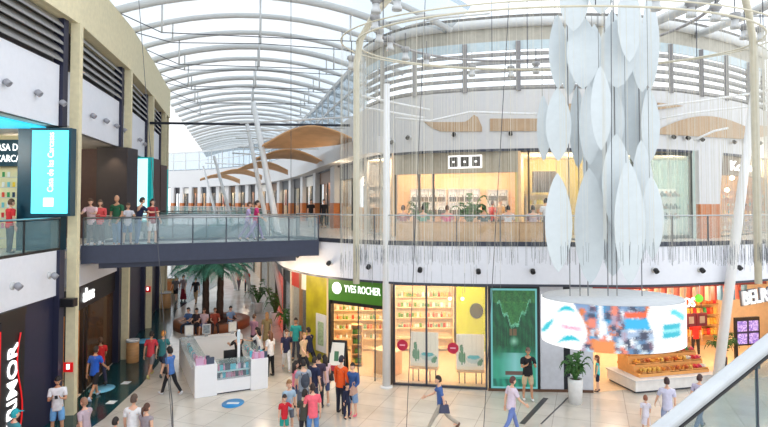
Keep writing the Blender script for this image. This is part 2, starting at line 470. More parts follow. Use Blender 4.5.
# upper right: white band over the shops
Z1, Z2 = 9.0, 11.5
m = MB(); m.wall(K, Z1, Z2, 0.25); struct(m, 'wall_right_upper', white)
m = MB(); m.wall(offset(K, -.02), Z1 - .1, Z1, 0.2); struct(m, 'trim_7', darkgrey)
m = MB(); ring(m, offset(K, .1), deep(K, 6.5), Z1, Z1 + .1); struct(m, 'ceiling_shops_right', mat('warm_soffit', (220, 200, 176), 0.6))
m = MB(); ring(m, offset(K, .3), deep(K, 6.5), Z2 + .05, Z2 + .15); struct(m, 'ceiling_roof_right', white)
# ledge that juts out over the gallery, with wooden leaf soffits below
m = MB(); kl = part(K, 212, 392)
struct(MB().wall(offset(kl, -.9), 9.0, 9.75, .9), 'trim_8', white)
# ---- clerestory: ring beam, pale blue glazing, louvres, mullions
ks = part(K, 366, 767.5)
m = MB(); m.tube([(x, y, TOP - .05) for x, y in offset(ks, -.1)], 0.2, 10); struct(m, 'trim_9', ribm)
m = MB(); m.wall(offset(ks, -.16), TOP + .12, TOP + .26, .3); struct(m, 'trim_16', mat('gutter_grey', (112, 110, 106), .5))
m = MB(); m.wall(ks, 13.6, TOP - .15, .12); struct(m, 'trim_10', mat('greige_frieze', (178, 174, 162), 0.6))
m = MB(); m.wall(ks, 13.22, 13.6, .08); struct(m, 'window_1', mat('pale_blue_glazing', (190, 206, 212), 0.2, vary=.05))
m = MB()
for z in (13.05, 12.7, 12.35, 12.0, 11.62):
    m.wall(offset(ks, -.02), z - .06, z + .06, .22)
struct(m, 'trim_11', louvre)
m = MB(); acc = 0
prev = ks[0]
for p in ks[1:]:
    acc += math.dist(p, prev); prev = p
    if acc > 1.9:
        acc = 0; m.box((p[0], p[1], 12.5), (.2, .24, 2.1), math.atan2(p[1], p[0]) - PI / 2)
struct(m, 'trim_12', mat('mullion_grey', (134, 132, 134), 0.5))
m = MB(); kf = part(K, 166, 366)
m.wall(kf, Z2, TOP - .3, .08); struct(m, 'window_2', g_pale)
m = MB(); m.wall(offset(kf, -.05), TOP - .35, TOP - .1, .2); m.wall(offset(kf, -.05), 12.85, 12.95, .1)
for i in range(0, len(kf), 2): m.box((kf[i][0] - .05, kf[i][1], 12.9), (.1, .1, 2.8))
struct(m, 'trim_13', ribm)

# ---- the vault: arched ribs, glazing between them, tie rods with struts
def spring(k):
    y = 19.9 + 2.68 * k
    return lwall(y, 0.35)
DX, DY = .966, .259
def vz(t): return 15.75 - (17 - math.sqrt(289 - (t - 6.5) ** 2))
TT = [-.2 + 14.2 * i / 14 for i in range(15)]
def vp(k, t, dz=0):
    x, y = spring(k); return Vector((x + DX * t, y + DY * t, vz(t) + dz))
NR = 28
for k in range(NR):
    big = k % 3 == 1
    m = MB(); m.tube([vp(k, t) for t in TT], .17 if big else .13, 8)
    m.build('roof_rib', ribm, label='pale arched steel roof rib, %s from the front, spanning the glass vault' % NTH[k], cat='roof rib', group='arched ribs of the glass vault')
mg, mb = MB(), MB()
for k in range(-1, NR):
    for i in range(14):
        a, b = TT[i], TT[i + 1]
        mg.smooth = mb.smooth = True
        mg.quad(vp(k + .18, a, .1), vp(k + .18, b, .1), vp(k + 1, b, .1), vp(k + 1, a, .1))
        mb.quad(vp(k, a, .1), vp(k, b, .1), vp(k + .18, b, .1), vp(k + .18, a, .1))  # painted reflection band along each rib
struct(mg, 'window_3', g_roof); struct(mb, 'window_4', g_reflect)
m = MB(); xa, ya = spring(NR); 
for i in range(9):
    p = vp(NR, 13.6 * i / 8); m.box((p.x, p.y, (p.z + 9) / 2), (.1, .1, p.z - 9), .26)
for z in (9.2, 10.6, 12, 13.4): m.tube([Vector((vp(NR, -.2).x, vp(NR, -.2).y, z)), Vector((vp(NR, 13.6).x, vp(NR, 13.6).y, z))], .06, 6)
struct(m, 'trim_14', ribm)
for k in range(1, 10):
    t = thing('tie_rod_truss', 'thin steel tie rods with drop struts under the %s vault bay from the front' % NTH[k - 1], 'tie rod', vp(k, 2), 0, 'tie rods under the vault')
    zt = 14.0 - .0 * k
    c = 1.35 if k % 2 else 1.0
    pts = [vp(k, .2), vp(k, 2.0, -c), vp(k, 6.0, -c * 1.35), vp(k, 10, -c), vp(k, 13.5)]
    MB().tube(pts, .022, 5).build('tie_rod', darkgrey, t)
    for tt, cc in ((2.0, c), (6.0, c * 1.35), (10, c)):
        MB().tube([vp(k, tt), vp(k, tt, -cc)], .04, 6).build('strut', ribm, t)
p0 = W(150, 123, 30); p1 = W(352, 125.5, 31.5)
MB().tube([p0, p1], .07, 8).build('steel_tie_beam', darkgrey, label='long dark horizontal tie beam crossing the hall below the vault', cat='beam')

# ---- roof tubes above the round atrium
def tubes(name, lab, pts, r, mt=ribm): MB().tube([W(*p) for p in pts], r, 8).build(name, mt, label=lab, cat='roof tube')
tubes('roof_tube', 'long pale roof tube rising from the clerestory corner towards the top right', [(697, 35, 24.7), (740, 18, 20), (790, -6, 16)], .16)
tubes('roof_tube', 'thick white roof tube slanting upwards left of the right hand spotlights', [(646, 26, 23.6), (690, 6, 20), (730, -12, 16)], .2)
tubes('roof_tube', 'thin grey roof rod just under the top right lamps, upper one', [(690, 20.5, 18), (740, 20, 18)], .035, steel)
tubes('roof_tube', 'thin grey roof rod just under the top right lamps, lower one', [(708, 16.5, 17), (790, 16, 17)], .035, steel)
tubes('roof_tube', 'curved double roof rail above the louvres left of the petals, upper', [(386, 23, 21), (420, 16, 20.5), (475, 11.5, 20)], .05)
tubes('roof_tube', 'curved double roof rail above the louvres left of the petals, lower', [(405, 27, 21.4), (440, 18, 21), (490, 13.5, 20.5)], .04)

# ---- bridges
def railing(name, label, pts, z, h=1.02, step=1.6, gm=None, cat='railing', post=darkgrey, hr=.03, base=True):
    L_ = [0]
    for a, b in zip(pts, pts[1:]): L_.append(L_[-1] + math.dist(a[:2], b[:2]))
    mid = pts[len(pts) // 2]
    t = thing(name, label, cat, (mid[0], mid[1], z))
    MB().tube([(x, y, z + h) for x, y in pts], hr, 8).build('handrail', steel, t)
    MB().wall(pts, z + .08, z + h - .06, .015).build('glass_panels', gm or g_rail, t)
    if base: MB().wall(offset(pts, -.02), z, z + .08, .06).build('base_channel', post, t)
    n = max(1, int(L_[-1] / step)); j = 0
    for i in range(n + 1):
        s = L_[-1] * i / n
        while j < len(L_) - 2 and L_[j + 1] < s: j += 1
        f = (s - L_[j]) / max(1e-6, L_[j + 1] - L_[j]); x = pts[j][0] + (pts[j + 1][0] - pts[j][0]) * f; y = pts[j][1] + (pts[j + 1][1] - pts[j][1]) * f
        MB().box((x, y, z + h / 2), (.04, .05, h), math.atan2(pts[j + 1][1] - pts[j][1], pts[j + 1][0] - pts[j][0])).build('post', post, t)
    return t
def bridge(a, b, wd, name, lab, beam):
    a = Vector((a[0], a[1], 0)); b = Vector((b[0], b[1], 0)); n = Vector((-(b - a).y, (b - a).x, 0)).normalized() * wd
    c, d = b + n, a + n
    t = thing(name, lab, 'bridge', (a.x, a.y, 4.1))
    e = n.normalized() * .25
    for p, q in ((a, b), (d, c)):
        s = e if p is a else -e
        MB().prism([(v.x, v.y) for v in (p, q, q + s, p + s)], 4.64, FL + .1).build('girder', beam, t)
    MB().prism([(v.x, v.y) for v in (a + e, b + e, c - e, d - e)], FL - .15, FL + .01).build('deck', mat('bridge_deck', (150, 152, 154), .3), t)
    u = (b - a).normalized()
    MB().prism([(v.x, v.y) for v in (a + e * 2 + u * .5, b + e * 2 - u * .8, c - e * 2 - u * .8, d - e * 2 + u * .5)], 4.42, 4.64).build('under_beam', beam, t)
    return a, b, c, d
a, b, c, d = bridge((-10.2, 18.9), (-2.55, 22.05), 3.4, 'footbridge', 'dark slate footbridge with glass sides crossing the mall in the foreground', bridgeblue)
u = (b - a).normalized(); BR = (a.copy(), u.copy(), (d - a).normalized(), (b - a).length)
railing('glass_railing', 'glass railing with steel handrail on the near side of the front footbridge', [(p.x, p.y) for p in (a + u * .05 + (d - a).normalized() * .12, b + (d - a).normalized() * .12)], FL + .02, 1.02, 1.15)
railing('glass_railing', 'glass railing with steel handrail on the far side of the front footbridge', [(p.x, p.y) for p in (d + u * .35 - (d - a).normalized() * .12, c - (d - a).normalized() * .12)], FL + .02, 1.02, 1.15)
a, b, c, d = bridge((-14.0, 34.2), (-7.2, 36.1), 3.2, 'footbridge', 'blue grey footbridge further back behind the front footbridge', mat('blue_grey_steel', (122, 140, 158), .4))
railing('glass_railing', 'teal glass railing along the near side of the rear footbridge', [(a.x + .2, a.y + .15), (b.x, b.y + .1)], FL + .02, 1.02, 1.5, g_teal)
# gallery railings
railing('glass_railing', 'dark framed glass railing of the near left gallery below the cyan sign', lpart(8, 17.6, 0.25), 5.23, 1.0, 1.8, g_rail, post=black)
railing('glass_railing', 'glass railing of the left gallery behind the people on the footbridge', lpart(26, 29.9, .25), 5.23, 1.0, 1.6, g_teal, post=black)
railing('glass_railing', 'glass railing along the far right gallery beyond the footbridge', part(E, 168, 264), FL + .1, 1.0, 1.8, g_teal)
railing('glass_railing', 'long curved glass railing of the round right gallery in front of the cafe', part(E, 297, 767), FL + .1, 1.0, 1.5, glass('clear_rail_glass', (190, 205, 200), 0.07))

# ---- slanted white columns on the right, floor to canopy
def column(name, lab, p, q, r0, r1):
    m = MB(); m.tube([p, p.lerp(q, .5), q], [r0, (r0 + r1) / 2 * 1.1, r1], 14); m.lathe([(r0 * 1.6, 0), (r0 * 1.6, .03), (r0 * 1.1, .06)], p, 16)
    return m.build(name, whitetube, label=lab, cat='column', group='slanted white columns')
def colpx(bx, by, tx, ty, lab, r=.16, dd=0):
    p = G(bx, by); column('slanted_column', lab, p, W(tx, ty, p.y + dd), r, r * .75)
colpx(386.5, 387, 386.8, 84, 'upright white column beside the green shop sign', .15)
colpx(716, 391, 757, 72, 'slanted white column on the right in front of the candy shop', .17)
colpx(298, 338, 253, 102, 'large slanted white column right of the footbridge, nearest of its row', .17)
colpx(288, 331, 247, 124, 'slanted white column just left of the nearest one by the footbridge', .13)
colpx(254, 303, 214, 156, 'distant slanted white column in the middle of the corridor row', .13)
colpx(236, 290, 203, 166, 'most distant thin slanted white column of the corridor row', .11)
# ================================================================ SHOPS AND FITTINGS
def frame2(a, b):
    a = Vector((a[0], a[1], 0)); b = Vector((b[0], b[1], 0)); u = (b - a); l = u.length; u.normalize(); n = Vector((-u.y, u.x, 0))
    return a, u, n, l
def P3(fr, s, w_, z): return fr[0] + fr[1] * s + fr[2] * w_ + Vector((0, 0, z))
def fbox(m, fr, s0, s1, w0, w1, z0, z1):
    m.hexa([P3(fr, s0, w0, z0), P3(fr, s1, w0, z0), P3(fr, s1, w1, z0), P3(fr, s0, w1, z0)], [P3(fr, s0, w0, z1), P3(fr, s1, w0, z1), P3(fr, s1, w1, z1), P3(fr, s0, w1, z1)])
    return m
def room(curve, x0, x1, z0, z1, depth, mt, lampp=0, lc=(1, .82, .6), fmat=None, nl=2):
    fr = frame2(on(curve, x0), on(curve, x1)); l = fr[3]
    m = MB(); fbox(m, fr, -.06, l + .06, depth, depth + .12, z0, z1); fbox(m, fr, -.06, .06, .25, depth, z0, z1); fbox(m, fr, l - .06, l + .06, .25, depth, z0, z1)
    struct(m, 'wall_shop', mt)
    m = MB(); fbox(m, fr, 0, l, .1, depth, z1 - .12, z1 - .02); struct(m, 'ceiling_shop', cream)
    if fmat: m = MB(); fbox(m, fr, 0, l, .05, depth, z0, z0 + .012); struct(m, 'floor_shop', fmat)
    if lampp:
        for i in range(nl):
            p = P3(fr, l * (i + .5) / nl, depth * .5, z1 - .35); lamp('shop_lamp', p, lampp / nl, lc, .5)
    return fr
def room2(curve, x0, x1, z0, z1, db, xb0, xb1, mt, lampp=0, lc=(1, .86, .68), fmat=None, nl=2, lw=.5):
    a, b = on(curve, x0), on(curve, x1); A, B = W(xb0, 200, db), W(xb1, 200, db); yf = min(a[1], b[1])
    m = MB(); m.wall([a, (A.x, db), (B.x, db), b], z0, z1, .12); struct(m, 'wall_shop', mt)
    m = MB(); m.prism([a, b, (B.x, db), (A.x, db)], z1 - .12, z1 - .02); struct(m, 'ceiling_shop', cream)
    if fmat: m = MB(); m.prism([a, b, (B.x, db), (A.x, db)], z0, z0 + .012); struct(m, 'floor_shop', fmat)
    for i in range(nl if lampp else 0):
        f = (i + .5) / nl; yy = yf + (db - yf) * lw; lamp('shop_lamp', ((A.x + (B.x - A.x) * f) * (yy / db), yy, z1 - .35), lampp / nl, lc, .5)
    return (Vector((A.x, yf, 0)), Vector((1, 0, 0)), Vector((0, 1, 0)), B.x - A.x)
def px_on(fr, x, w_):                       # distance along a frame whose pixel column is x at depth w_
    k = (x - 384) / F_PX; a = fr[0] + fr[2] * w_
    return (k * a.y - a.x) / (fr[1].x - k * fr[1].y)
def front(name, lab, fr, l0, l1, z0, z1, mull, fm, gm=None, wd=.06, off=0, header=None):
    t = thing(name, lab, 'shop front', P3(fr, (l0 + l1) / 2, off, z0))
    m = MB(); fbox(m, fr, l0, l1, off, off + .1, z1 - wd, z1); fbox(m, fr, l0, l1, off, off + .1, z0, z0 + wd); fbox(m, fr, l0, l0 + wd, off, off + .1, z0 + wd * .9, z1 - wd * .9); fbox(m, fr, l1 - wd, l1, off, off + .1, z0 + wd * .9, z1 - wd * .9)
    m.build('frame', fm, t)
    for s in mull: fbox(MB(), fr, s - wd / 2, s + wd / 2, off, off + .1, z0, z1).build('mullion', fm, t)
    fbox(MB(), fr, l0, l1, off + .03, off + .045, z0, z1).build('pane', gm or g_clear, t)
    if header: fbox(MB(), fr, l0, l1, off - .02, off + .14, header[0], header[1]).build('header', header[2], t)
    return t
def inkgrid(o, u, v, nu, nv, fn, m):      # flat printed sheet of nu x nv cells
    for i in range(nu):
        for j in range(nv):
            a = o + u * (i / nu) + v * (j / nv)
            m.quad(a, a + u / nu, a + u / nu + v / nv, a + v / nv, ink=C(*fn((i + .5) / nu, (j + .5) / nv)))
def mixc(a, b, t): t = max(0, min(1, t)); return tuple(a[i] + (b[i] - a[i]) * t for i in range(3))

# ---- small goods, built once and copied
def goods_proto(kind, rgb):
    m = MB()
    if kind == 'bottle': m.lathe([(.035, 0), (.04, .02), (.04, .13), (.016, .16), (.016, .2), (.02, .2), (.02, .225)], n=10)
    elif kind == 'box': m.box((0, 0, .09), (.11, .07, .18)); m.box((0, 0, .184), (.07, .05, .008))
    elif kind == 'jar': m.lathe([(.05, 0), (.055, .02), (.055, .09), (.045, .1), (.05, .1), (.05, .135)], n=10)
    elif kind == 'case': m.box((0, 0, .085), (.085, .012, .17)); m.box((-.018, -.01, .135), (.03, .012, .05))
    elif kind == 'shoe': m.ell((0, .02, .05), (.05, .14, .05), 8, 5); m.ell((0, .09, .1), (.045, .06, .07), 8, 4); m.box((0, .02, .012), (.09, .28, .024))
    elif kind == 'handbag': m.hexa([(-.16, -.06, 0), (.16, -.06, 0), (.16, .06, 0), (-.16, .06, 0)], [(-.12, -.03, .22), (.12, -.03, .22), (.12, .03, .22), (-.12, .03, .22)]); m.tube([(-.08, 0, .21), (-.06, 0, .32), (.06, 0, .32), (.08, 0, .21)], .012, 5)
    return m
PROTO = {}
def goods(name, kind, rgb, loc, rz, label, cat, group):
    key = (name, kind, rgb)
    if key not in PROTO:
        PROTO[key] = goods_proto(kind, rgb).build(name, mat('goods_%d_%d_%d' % rgb, rgb, .45), label=label, cat=cat, group=group)
        o = PROTO[key]
    else:
        o = PROTO[key].copy(); COL.objects.link(o)
    o.location = loc; o.rotation_euler = (0, 0, rz); o['label'] = label; o['group'] = group
    return o
def shelving(name, lab, fr, s0, s1, w0, z0, z1, rows, mt, back=None, dep=.35):
    t = thing(name, lab, 'shelf', P3(fr, (s0 + s1) / 2, w0 + dep / 2, z0))
    fbox(MB(), fr, s0, s1, w0 + dep - .03, w0 + dep, z0, z1).build('back_panel', back or mt, t)
    for s in (s0, s1): fbox(MB(), fr, s - .02, s + .02, w0, w0 + dep - .03, z0, z1).build('side_panel', mt, t)
    zs = [z0 + .12 + (z1 - z0 - .12) * i / rows for i in range(rows + 1)]
    for z in zs: fbox(MB(), fr, s0 + .02, s1 - .02, w0, w0 + dep - .03, z - .03, z).build('shelf_board', mt, t)
    return zs
def stock(fr, s0, s1, w_, zs, n, kinds, pal, name, label, cat, group, rz=None, zo=0.0):
    a = math.atan2(fr[1].y, fr[1].x) if rz is None else rz
    for z in zs:
        for i in range(n):
            if random.random() < .08: continue
            s = s0 + (s1 - s0) * (i + .5) / n
            goods(name, random.choice(kinds), random.choice(pal), P3(fr, s, w_, z + zo), a, label, cat, group)

# ------------------------------------------------ LEFT, lower floor
# PRIMOR front: red panel, black panel with rotated letters and a red swoosh
n_in = Vector((1, .06, 0)).normalized()
t = thing('shop_sign', 'black and red perfumery sign with upright white letters at the far left', 'sign', (*lwall(13.9, .2), 0.2))
M1 = MB(); M1.wall(lpart(12.4, 14.68, .2), .1, 3.35, .1); M1.build('red_panel', mat('sign_red', (226, 24, 30), .4, emit=.25), t)
M1 = MB(); M1.wall(lpart(14.68, 15.75, .2), .05, 3.6, .1); M1.build('black_panel', black, t)
p = lwall(15.2, .185); text('lettering', 'PRIMOR', .6, (p[0], p[1], 1.72), facing(1, .06, PI / 2), white_e, t, .015, bold=.006, sx=1.1)
q = [lwall(15.5 + .14 * math.sin(i / 12 * 2 * PI), .17) for i in range(13)]
MB().tube([(x, y, .35 + 2.8 * i / 12) for i, (x, y) in enumerate(q)], .022, 5).build('red_swoosh', mat('sign_red', (226, 24, 30), .4), t)
m = MB(); m.wall(lpart(12.4, 15.74, .16), 3.61, 3.83, .3); o = m.build('sign_fascia', black, label='thin black fascia strip above the perfumery sign at the far left', cat='sign fascia')
# alcos shop
fr = frame2(lwall(18.4, .3), lwall(23.9, .3))
t = thing('storefront', 'dark clothes shop front with short white lettering under the left gallery', 'shop front', P3(fr, 2.7, 0, 0))
fbox(MB(), fr, 0, 5.5, -.02, .15, 3.0, FAS).build('header', black, t)
p = P3(fr, 1.95, -.05, 3.42); text('lettering', 'alcos', .66, p, facing(-fr[2].x, -fr[2].y), white_e, t, .03, bold=.008, sx=.85)
for s in (.1, 1.55, 1.9, 5.4): fbox(MB(), fr, s, s + .12, 0, .12, 0, 3.0).build('mullion', black, t)
fbox(MB(), fr, 1.95, 5.4, .05, .07, 0, 3.0).build('pane', glass('smoked_brown_glass', (84, 66, 52), .75), t)
m = MB(); fbox(m, fr, 0, 5.5, 3.6, 3.7, 0, FAS); fbox(m, fr, 0, .08, .2, 3.6, 0, FAS); fbox(m, fr, 5.42, 5.5, .2, 3.6, 0, FAS); struct(m, 'wall_shop', mat('amber_shop_wall', (206, 158, 100), .6))
lamp('shop_lamp', P3(fr, 1.0, 1.6, 3.2), 130, (1, .75, .45), .4)
zs = shelving('display_shelf', 'lit shelf with goods just inside the dark clothes shop doorway', fr, .3, 1.5, 2.6, 0, 2.7, 4, warmwood)
stock(fr, .4, 1.45, 2.75, zs[:-1], 4, ['box', 'jar'], [(60, 50, 60), (230, 220, 210), (200, 150, 90)], 'boxed_item', 'small item on the lit shelf inside the dark clothes shop doorway', 'goods', 'goods in the dark clothes shop', zo=.001)
# fire point signs
for (y_, z_, nm) in ((18.0, 1.55, 'nearest beige pier'), (30.3, 2.1, 'third beige pier')):
    p = lwall(y_, -.045); t = thing('fire_sign', 'small red and white fire equipment sign on the %s' % nm, 'sign', (p[0], p[1], z_))
    MB().box((p[0], p[1] - .265, z_), (.3, .02, .3)).build('sign_plate', mat('sign_red', (226, 24, 30), .4), t); MB().box((p[0], p[1] - .28, z_ + .02), (.1, .015, .16)).build('sign_mark', white_e, t)
p = lwall(18.0, 0); t = thing('wall_speaker', 'small black box loudspeaker bracketed to the nearest beige pier', 'loudspeaker', (p[0] + .25, p[1] - .35, 3.55))
MB().box((p[0] + .12, p[1] - .42, 3.6), (.42, .26, .26)).build('speaker_box', black, t, bevel=.02); MB().tube([(p[0] + .05, p[1] - .2, 3.6), (p[0] + .05, p[1] - .36, 3.6)], .03, 6).build('bracket', darkgrey, t)
# wooden planters / counters in the aisle
def woodtub(x, y, r, h, lab, box=False):
    p = G(x, y); t = thing('wooden_planter', lab, 'planter', p)
    if box:
        MB().box((p.x, p.y, h / 2), (r * 1.6, r * 1.2, h)).build('body', wood, t); MB().box((p.x, p.y, h + .03), (r * 1.75, r * 1.35, .06)).build('top', white, t)
        MB().box((p.x, p.y - r * .61, h * .5), (r * 1.2, .02, h * .6)).build('front_panel', woodor, t)
    else:
        MB().lathe([(r * .95, 0), (r, .04), (r, h - .06), (r * 1.0, h - .06)], p, 20).build('body', wood, t)
        MB().lathe([(r * 1.08, h - .06), (r * 1.08, h + .02), (r * .9, h + .02), (r * .9, h - .02)], p, 20).build('rim', white, t)
woodtub(132.5, 362, .25, .92, 'round wooden tub with white rim on the dark floor by the third shop window')
woodtub(165.5, 308, .32, 1.0, 'round wooden tub with white rim further back by the left wall')
woodtub(170, 292, .6, 1.05, 'square wooden planter box, furthest back along the left wall', True)
# floor stickers
def sticker(x, y, rx, ry, lab, mt, sq=False):
    p = G(x, y); z = .0085
    (MB().box((p.x, p.y, z), (rx * 2, ry * 2, .004)) if sq else MB().lathe([(.001, 0), (1, 0), (1, .003), (.001, .003)], (p.x, p.y, z), 28, rx, ry)).build('floor_sticker', mt, label=lab, cat='sticker')
blue_s = mat('blue_vinyl', (40, 140, 205), .4); pale_s = mat('pale_vinyl', (226, 232, 236), .4)
sticker(233, 403.5, .36, .45, 'blue oval floor sticker in front of the white kiosk', blue_s)
p = G(233, 403.5); MB().box((p.x, p.y, .0135), (.4, .16, .003)).build('sticker_mark', pale_s, label='pale bar printed across the blue oval sticker by the kiosk', cat='sticker')
sticker(102, 389, .42, .5, 'light blue oval floor sticker behind the man in the blue shirt', mat('light_blue_vinyl', (110, 190, 225), .4))
sticker(145, 341, .5, .55, 'pale blue oval floor sticker on the dark floor past the wooden tub', mat('light_blue_vinyl', (110, 190, 225), .4))
sticker(126, 383, .14, .16, 'small white square floor sticker on dark stone, further one', pale_s, True)
sticker(111.5, 402.5, .14, .16, 'small white square floor sticker on dark stone, nearer one', pale_s, True)

# ------------------------------------------------ LEFT, upper floor
cc = [(240, 90, 70), (250, 210, 60), (60, 160, 90), (245, 245, 240), (40, 60, 90), (240, 150, 170), (230, 60, 60), (120, 200, 210)]
m = MB(); m.box((-13.3, 19.45, 7.1), (4.2, .12, 3.9)); struct(m, 'wall_shop', mat('cream_display', (238, 226, 178), .5))
fr = frame2((-14.0, 19.38), (-11.85, 19.38))
t = thing('display_rack', 'cream rack of colourful phone cases in the near left shop', 'rack', P3(fr, 1, 0, FL))
fbox(MB(), fr, -.6, 2.1, -.06, 0, FL, 7.95).build('back_panel', mat('cream_display', (238, 226, 178), .5), t)
for z in (5.5, 5.85, 6.2, 6.55, 6.9, 7.25, 7.6): fbox(MB(), fr, -.5, 2.05, -.1, -.06, z - .02, z).build('shelf_board', white, t)
stock(fr, -.3, 2.05, -.083, (5.85, 6.2, 6.55, 6.9, 7.25, 7.6), 13, ['case'], cc, 'phone_case', 'small colourful phone case on the cream rack in the near left shop', 'phone case', 'phone cases on the rack', zo=.001)
t = thing('shop_sign', 'dark teal shop sign with two lines of white letters above the phone cases', 'sign', (-12.9, 19.2, 8.4))
fbox(MB(), fr, -.9, 2.4, -.4, -.25, 7.95, 8.85).build('sign_board', mat('deep_teal', (12, 62, 78), .4), t)
p = P3(fr, 1.25, -.42, 8.58); text('lettering', 'LA CASA DE LAS', .34, p, facing(0, -1), white_e, t, .01, sx=.75)
p = P3(fr, 1.45, -.42, 8.2); text('lettering', 'CARCASAS', .34, p, facing(0, -1), white_e, t, .01, sx=.75)
m = MB(); m.box((-10.95, 17.95, 7.2), (1.3, .5, 4.0)); struct(m, 'wall_gallery_return', mat('deep_teal', (12, 62, 78), .4))
t = thing('light_box_sign', 'tall cyan light box with white upright lettering on the near left gallery', 'sign', (-10.4, 17.4, 6.3))
a0, a1 = W(31, 172, 17.3), W(69, 172, 17.3); z0, z1 = W(50, 214.5, 17.3).z, W(50, 129.5, 17.3).z; cx = (a0.x + a1.x) / 2; wd = a1.x - a0.x
MB().box((cx, 17.45, (z0 + z1) / 2), (wd + .1, .28, z1 - z0 + .1)).build('housing', mat('deep_teal', (12, 62, 78), .4), t)
MB().box((cx, 17.3, (z0 + z1) / 2), (wd - .06, .04, z1 - z0 - .06)).build('light_panel', teal_e, t)
text('lettering', 'Casa de las Carcasas', .26, (cx + .04, 17.27, (z0 + z1) / 2 + .3), facing(0, -1, PI / 2), white_e, t, .004, sx=.85)
MB().box((cx - .02, 17.275, z0 + .38), (.3, .02, .26)).build('white_emblem', white_e, t)
m = MB(); m.box((-12.0, 15.5, 9.06), (2.8, 4, .05)); m.build('cyan_ceiling_light', mat('cyan_ceiling', (60, 200, 235), .5, emit=.7), label='cyan lit ceiling panel over the near left gallery', cat='ceiling light')
# second bay: black shop cube with downlight, cyan sign
a0, a1 = W(97, 147, 23.6), W(127.5, 147, 23.6); cx = (a0.x + a1.x) / 2
m = MB(); m.box((cx, 24.1, 7.1), (a1.x - a0.x, 1.0, 3.9)); m.build('shop_cube', mat('charcoal_cladding', (52, 48, 54), .6), label='tall charcoal clad shop cube lit from above on the left gallery', cat='shop cube')
lamp('downlight', (cx + .1, 23.2, 8.95), 60, (1, .72, .42), .06, 'SPOT', (R(12), 0, 0))
t = thing('light_box_sign', 'bright cyan light box with green edge behind the people on the footbridge', 'sign', (-12.6, 29.2, 5.8))
a0, a1 = W(131.5, 160, 29), W(148, 160, 29); z0, z1 = W(140, 221, 29).z, W(140, 158, 29).z; cx = (a0.x + a1.x) / 2; wd = a1.x - a0.x
MB().box((cx - .1, 29.2, (z0 + z1) / 2), (wd + .5, .3, z1 - z0 + .1)).build('housing', teal_d, t)
MB().box((cx + .02, 29.03, (z0 + z1) / 2), (wd - .1, .04, z1 - z0 - .06)).build('light_panel', mat('cyan_pale_lightbox', (196, 246, 255), .5, emit=1.0, vary=.03), t)
m = MB(); m.box((cx - .35, 29.9, 7.1), (1.7, 1.0, 3.9)); m.build('shop_cube', mat('brown_cladding', (84, 66, 66), .6), label='brown clad shop cube standing behind the bright cyan light box', cat='shop cube')
a0, a1 = W(152, 165, 34.5), W(161, 165, 34.5); m = MB(); m.box(((a0.x + a1.x) / 2, 35, 7.1), (a1.x - a0.x, 1, 3.9)); m.build('shop_cube', mat('brown_cladding', (84, 66, 66), .6), label='slim brown clad shop cube, furthest along the left gallery', cat='shop cube')
t = thing('light_box_sign', 'narrow cyan light strip sign at the far end of the left gallery', 'sign', W(164, 200, 35.5))
a0, a1 = W(161, 165, 35.4), W(165.5, 165, 35.4); z0, z1 = W(163, 214, 35.4).z, W(163, 170, 35.4).z
MB().box(((a0.x + a1.x) / 2, 35.6, (z0 + z1) / 2), (a1.x - a0.x + .1, .3, z1 - z0 + .1)).build('housing', teal_d, t); MB().box(((a0.x + a1.x) / 2, 35.42, (z0 + z1) / 2), (a1.x - a0.x - .04, .04, z1 - z0)).build('light_panel', teal_e, t)
fr = frame2((-19, 25.2), (-11.9, 24.75)); m = MB(); fbox(m, fr, 0, 7.0, 0, .1, FL, SOF); struct(m, 'wall_shop', mat('brown_shop_wall', (84, 64, 66), .6))
lamp('gallery_lamp', (-13.2, 15.0, 8.6), 220, (1, .95, .85), .5); lamp('gallery_lamp', (-14.2, 21.6, 8.7), 120, (1, .85, .65), .4)

# ------------------------------------------------ RIGHT, lower floor
yrfloor = mat('pale_shop_floor', (226, 200, 168), .25)
yrw = mat('yr_wall', (240, 208, 166), .6)
YR = room2(FR, 330, 486.5, 0, FAS, 26.0, 327, 491, yrw, 560, (1, .84, .64), yrfloor, 4)
fr = frame2(on(FR, 330), on(FR, 390))
# green entrance
l = fr[3]
t = thing('storefront', 'cosmetics shop entrance with green sign board and white lettering', 'shop front', P3(fr, l / 2, 0, 0))
fbox(MB(), fr, -.02, l, -.06, .14, 2.86, FAS - .02).build('sign_board', mat('leaf_green', (62, 118, 30), .45, emit=.15), t)
text('lettering', 'YVES ROCHER', .40, P3(fr, l * .575, -.09, 3.36), facing(-fr[2].x, -fr[2].y), white_e, t, .01, bold=0, sx=.66)
p = P3(fr, .42, -.085, 3.36); MB().add([p + fr[1] * .23 * math.cos(i * PI / 12) + Vector((0, 0, .23 * math.sin(i * PI / 12))) for i in range(24)], [list(range(24))]).build('round_emblem', white_e, t)
MB().tube([p - fr[2] * .012 + fr[1] * (.1 * math.cos(.6 + i * .35)) + Vector((0, 0, .1 * math.sin(.6 + i * .35))) for i in range(14)], .014, 5).build('emblem_leaf', mat('leaf_green', (62, 118, 30), .45), t)
fbox(MB(), fr, -.02, .1, -.05, .15, 0, 2.86).build('door_frame', black, t); fbox(MB(), fr, .1, l - .1, 0, .12, 2.72, 2.86).build('lintel', black, t)
for s in (.95 * l / 2, 1.5 * l / 2): fbox(MB(), fr, s, s + .035, .03, .06, 0, 2.72).build('mullion', darkgrey, t)
fbox(MB(), fr, l * .48, l - .08, .04, .055, .02, 2.72).build('pane', g_clear, t)
fbox(MB(), fr, l - .12, l + .02, -.05, .2, 0, FAS).build('end_post', darkgrey, t)
prod = [(250, 235, 215), (240, 150, 120), (120, 160, 60), (230, 190, 110), (250, 250, 245), (200, 90, 60), (150, 190, 150)]
sh_l = 'small bottle or box on the lit shelves inside the green cosmetics shop'
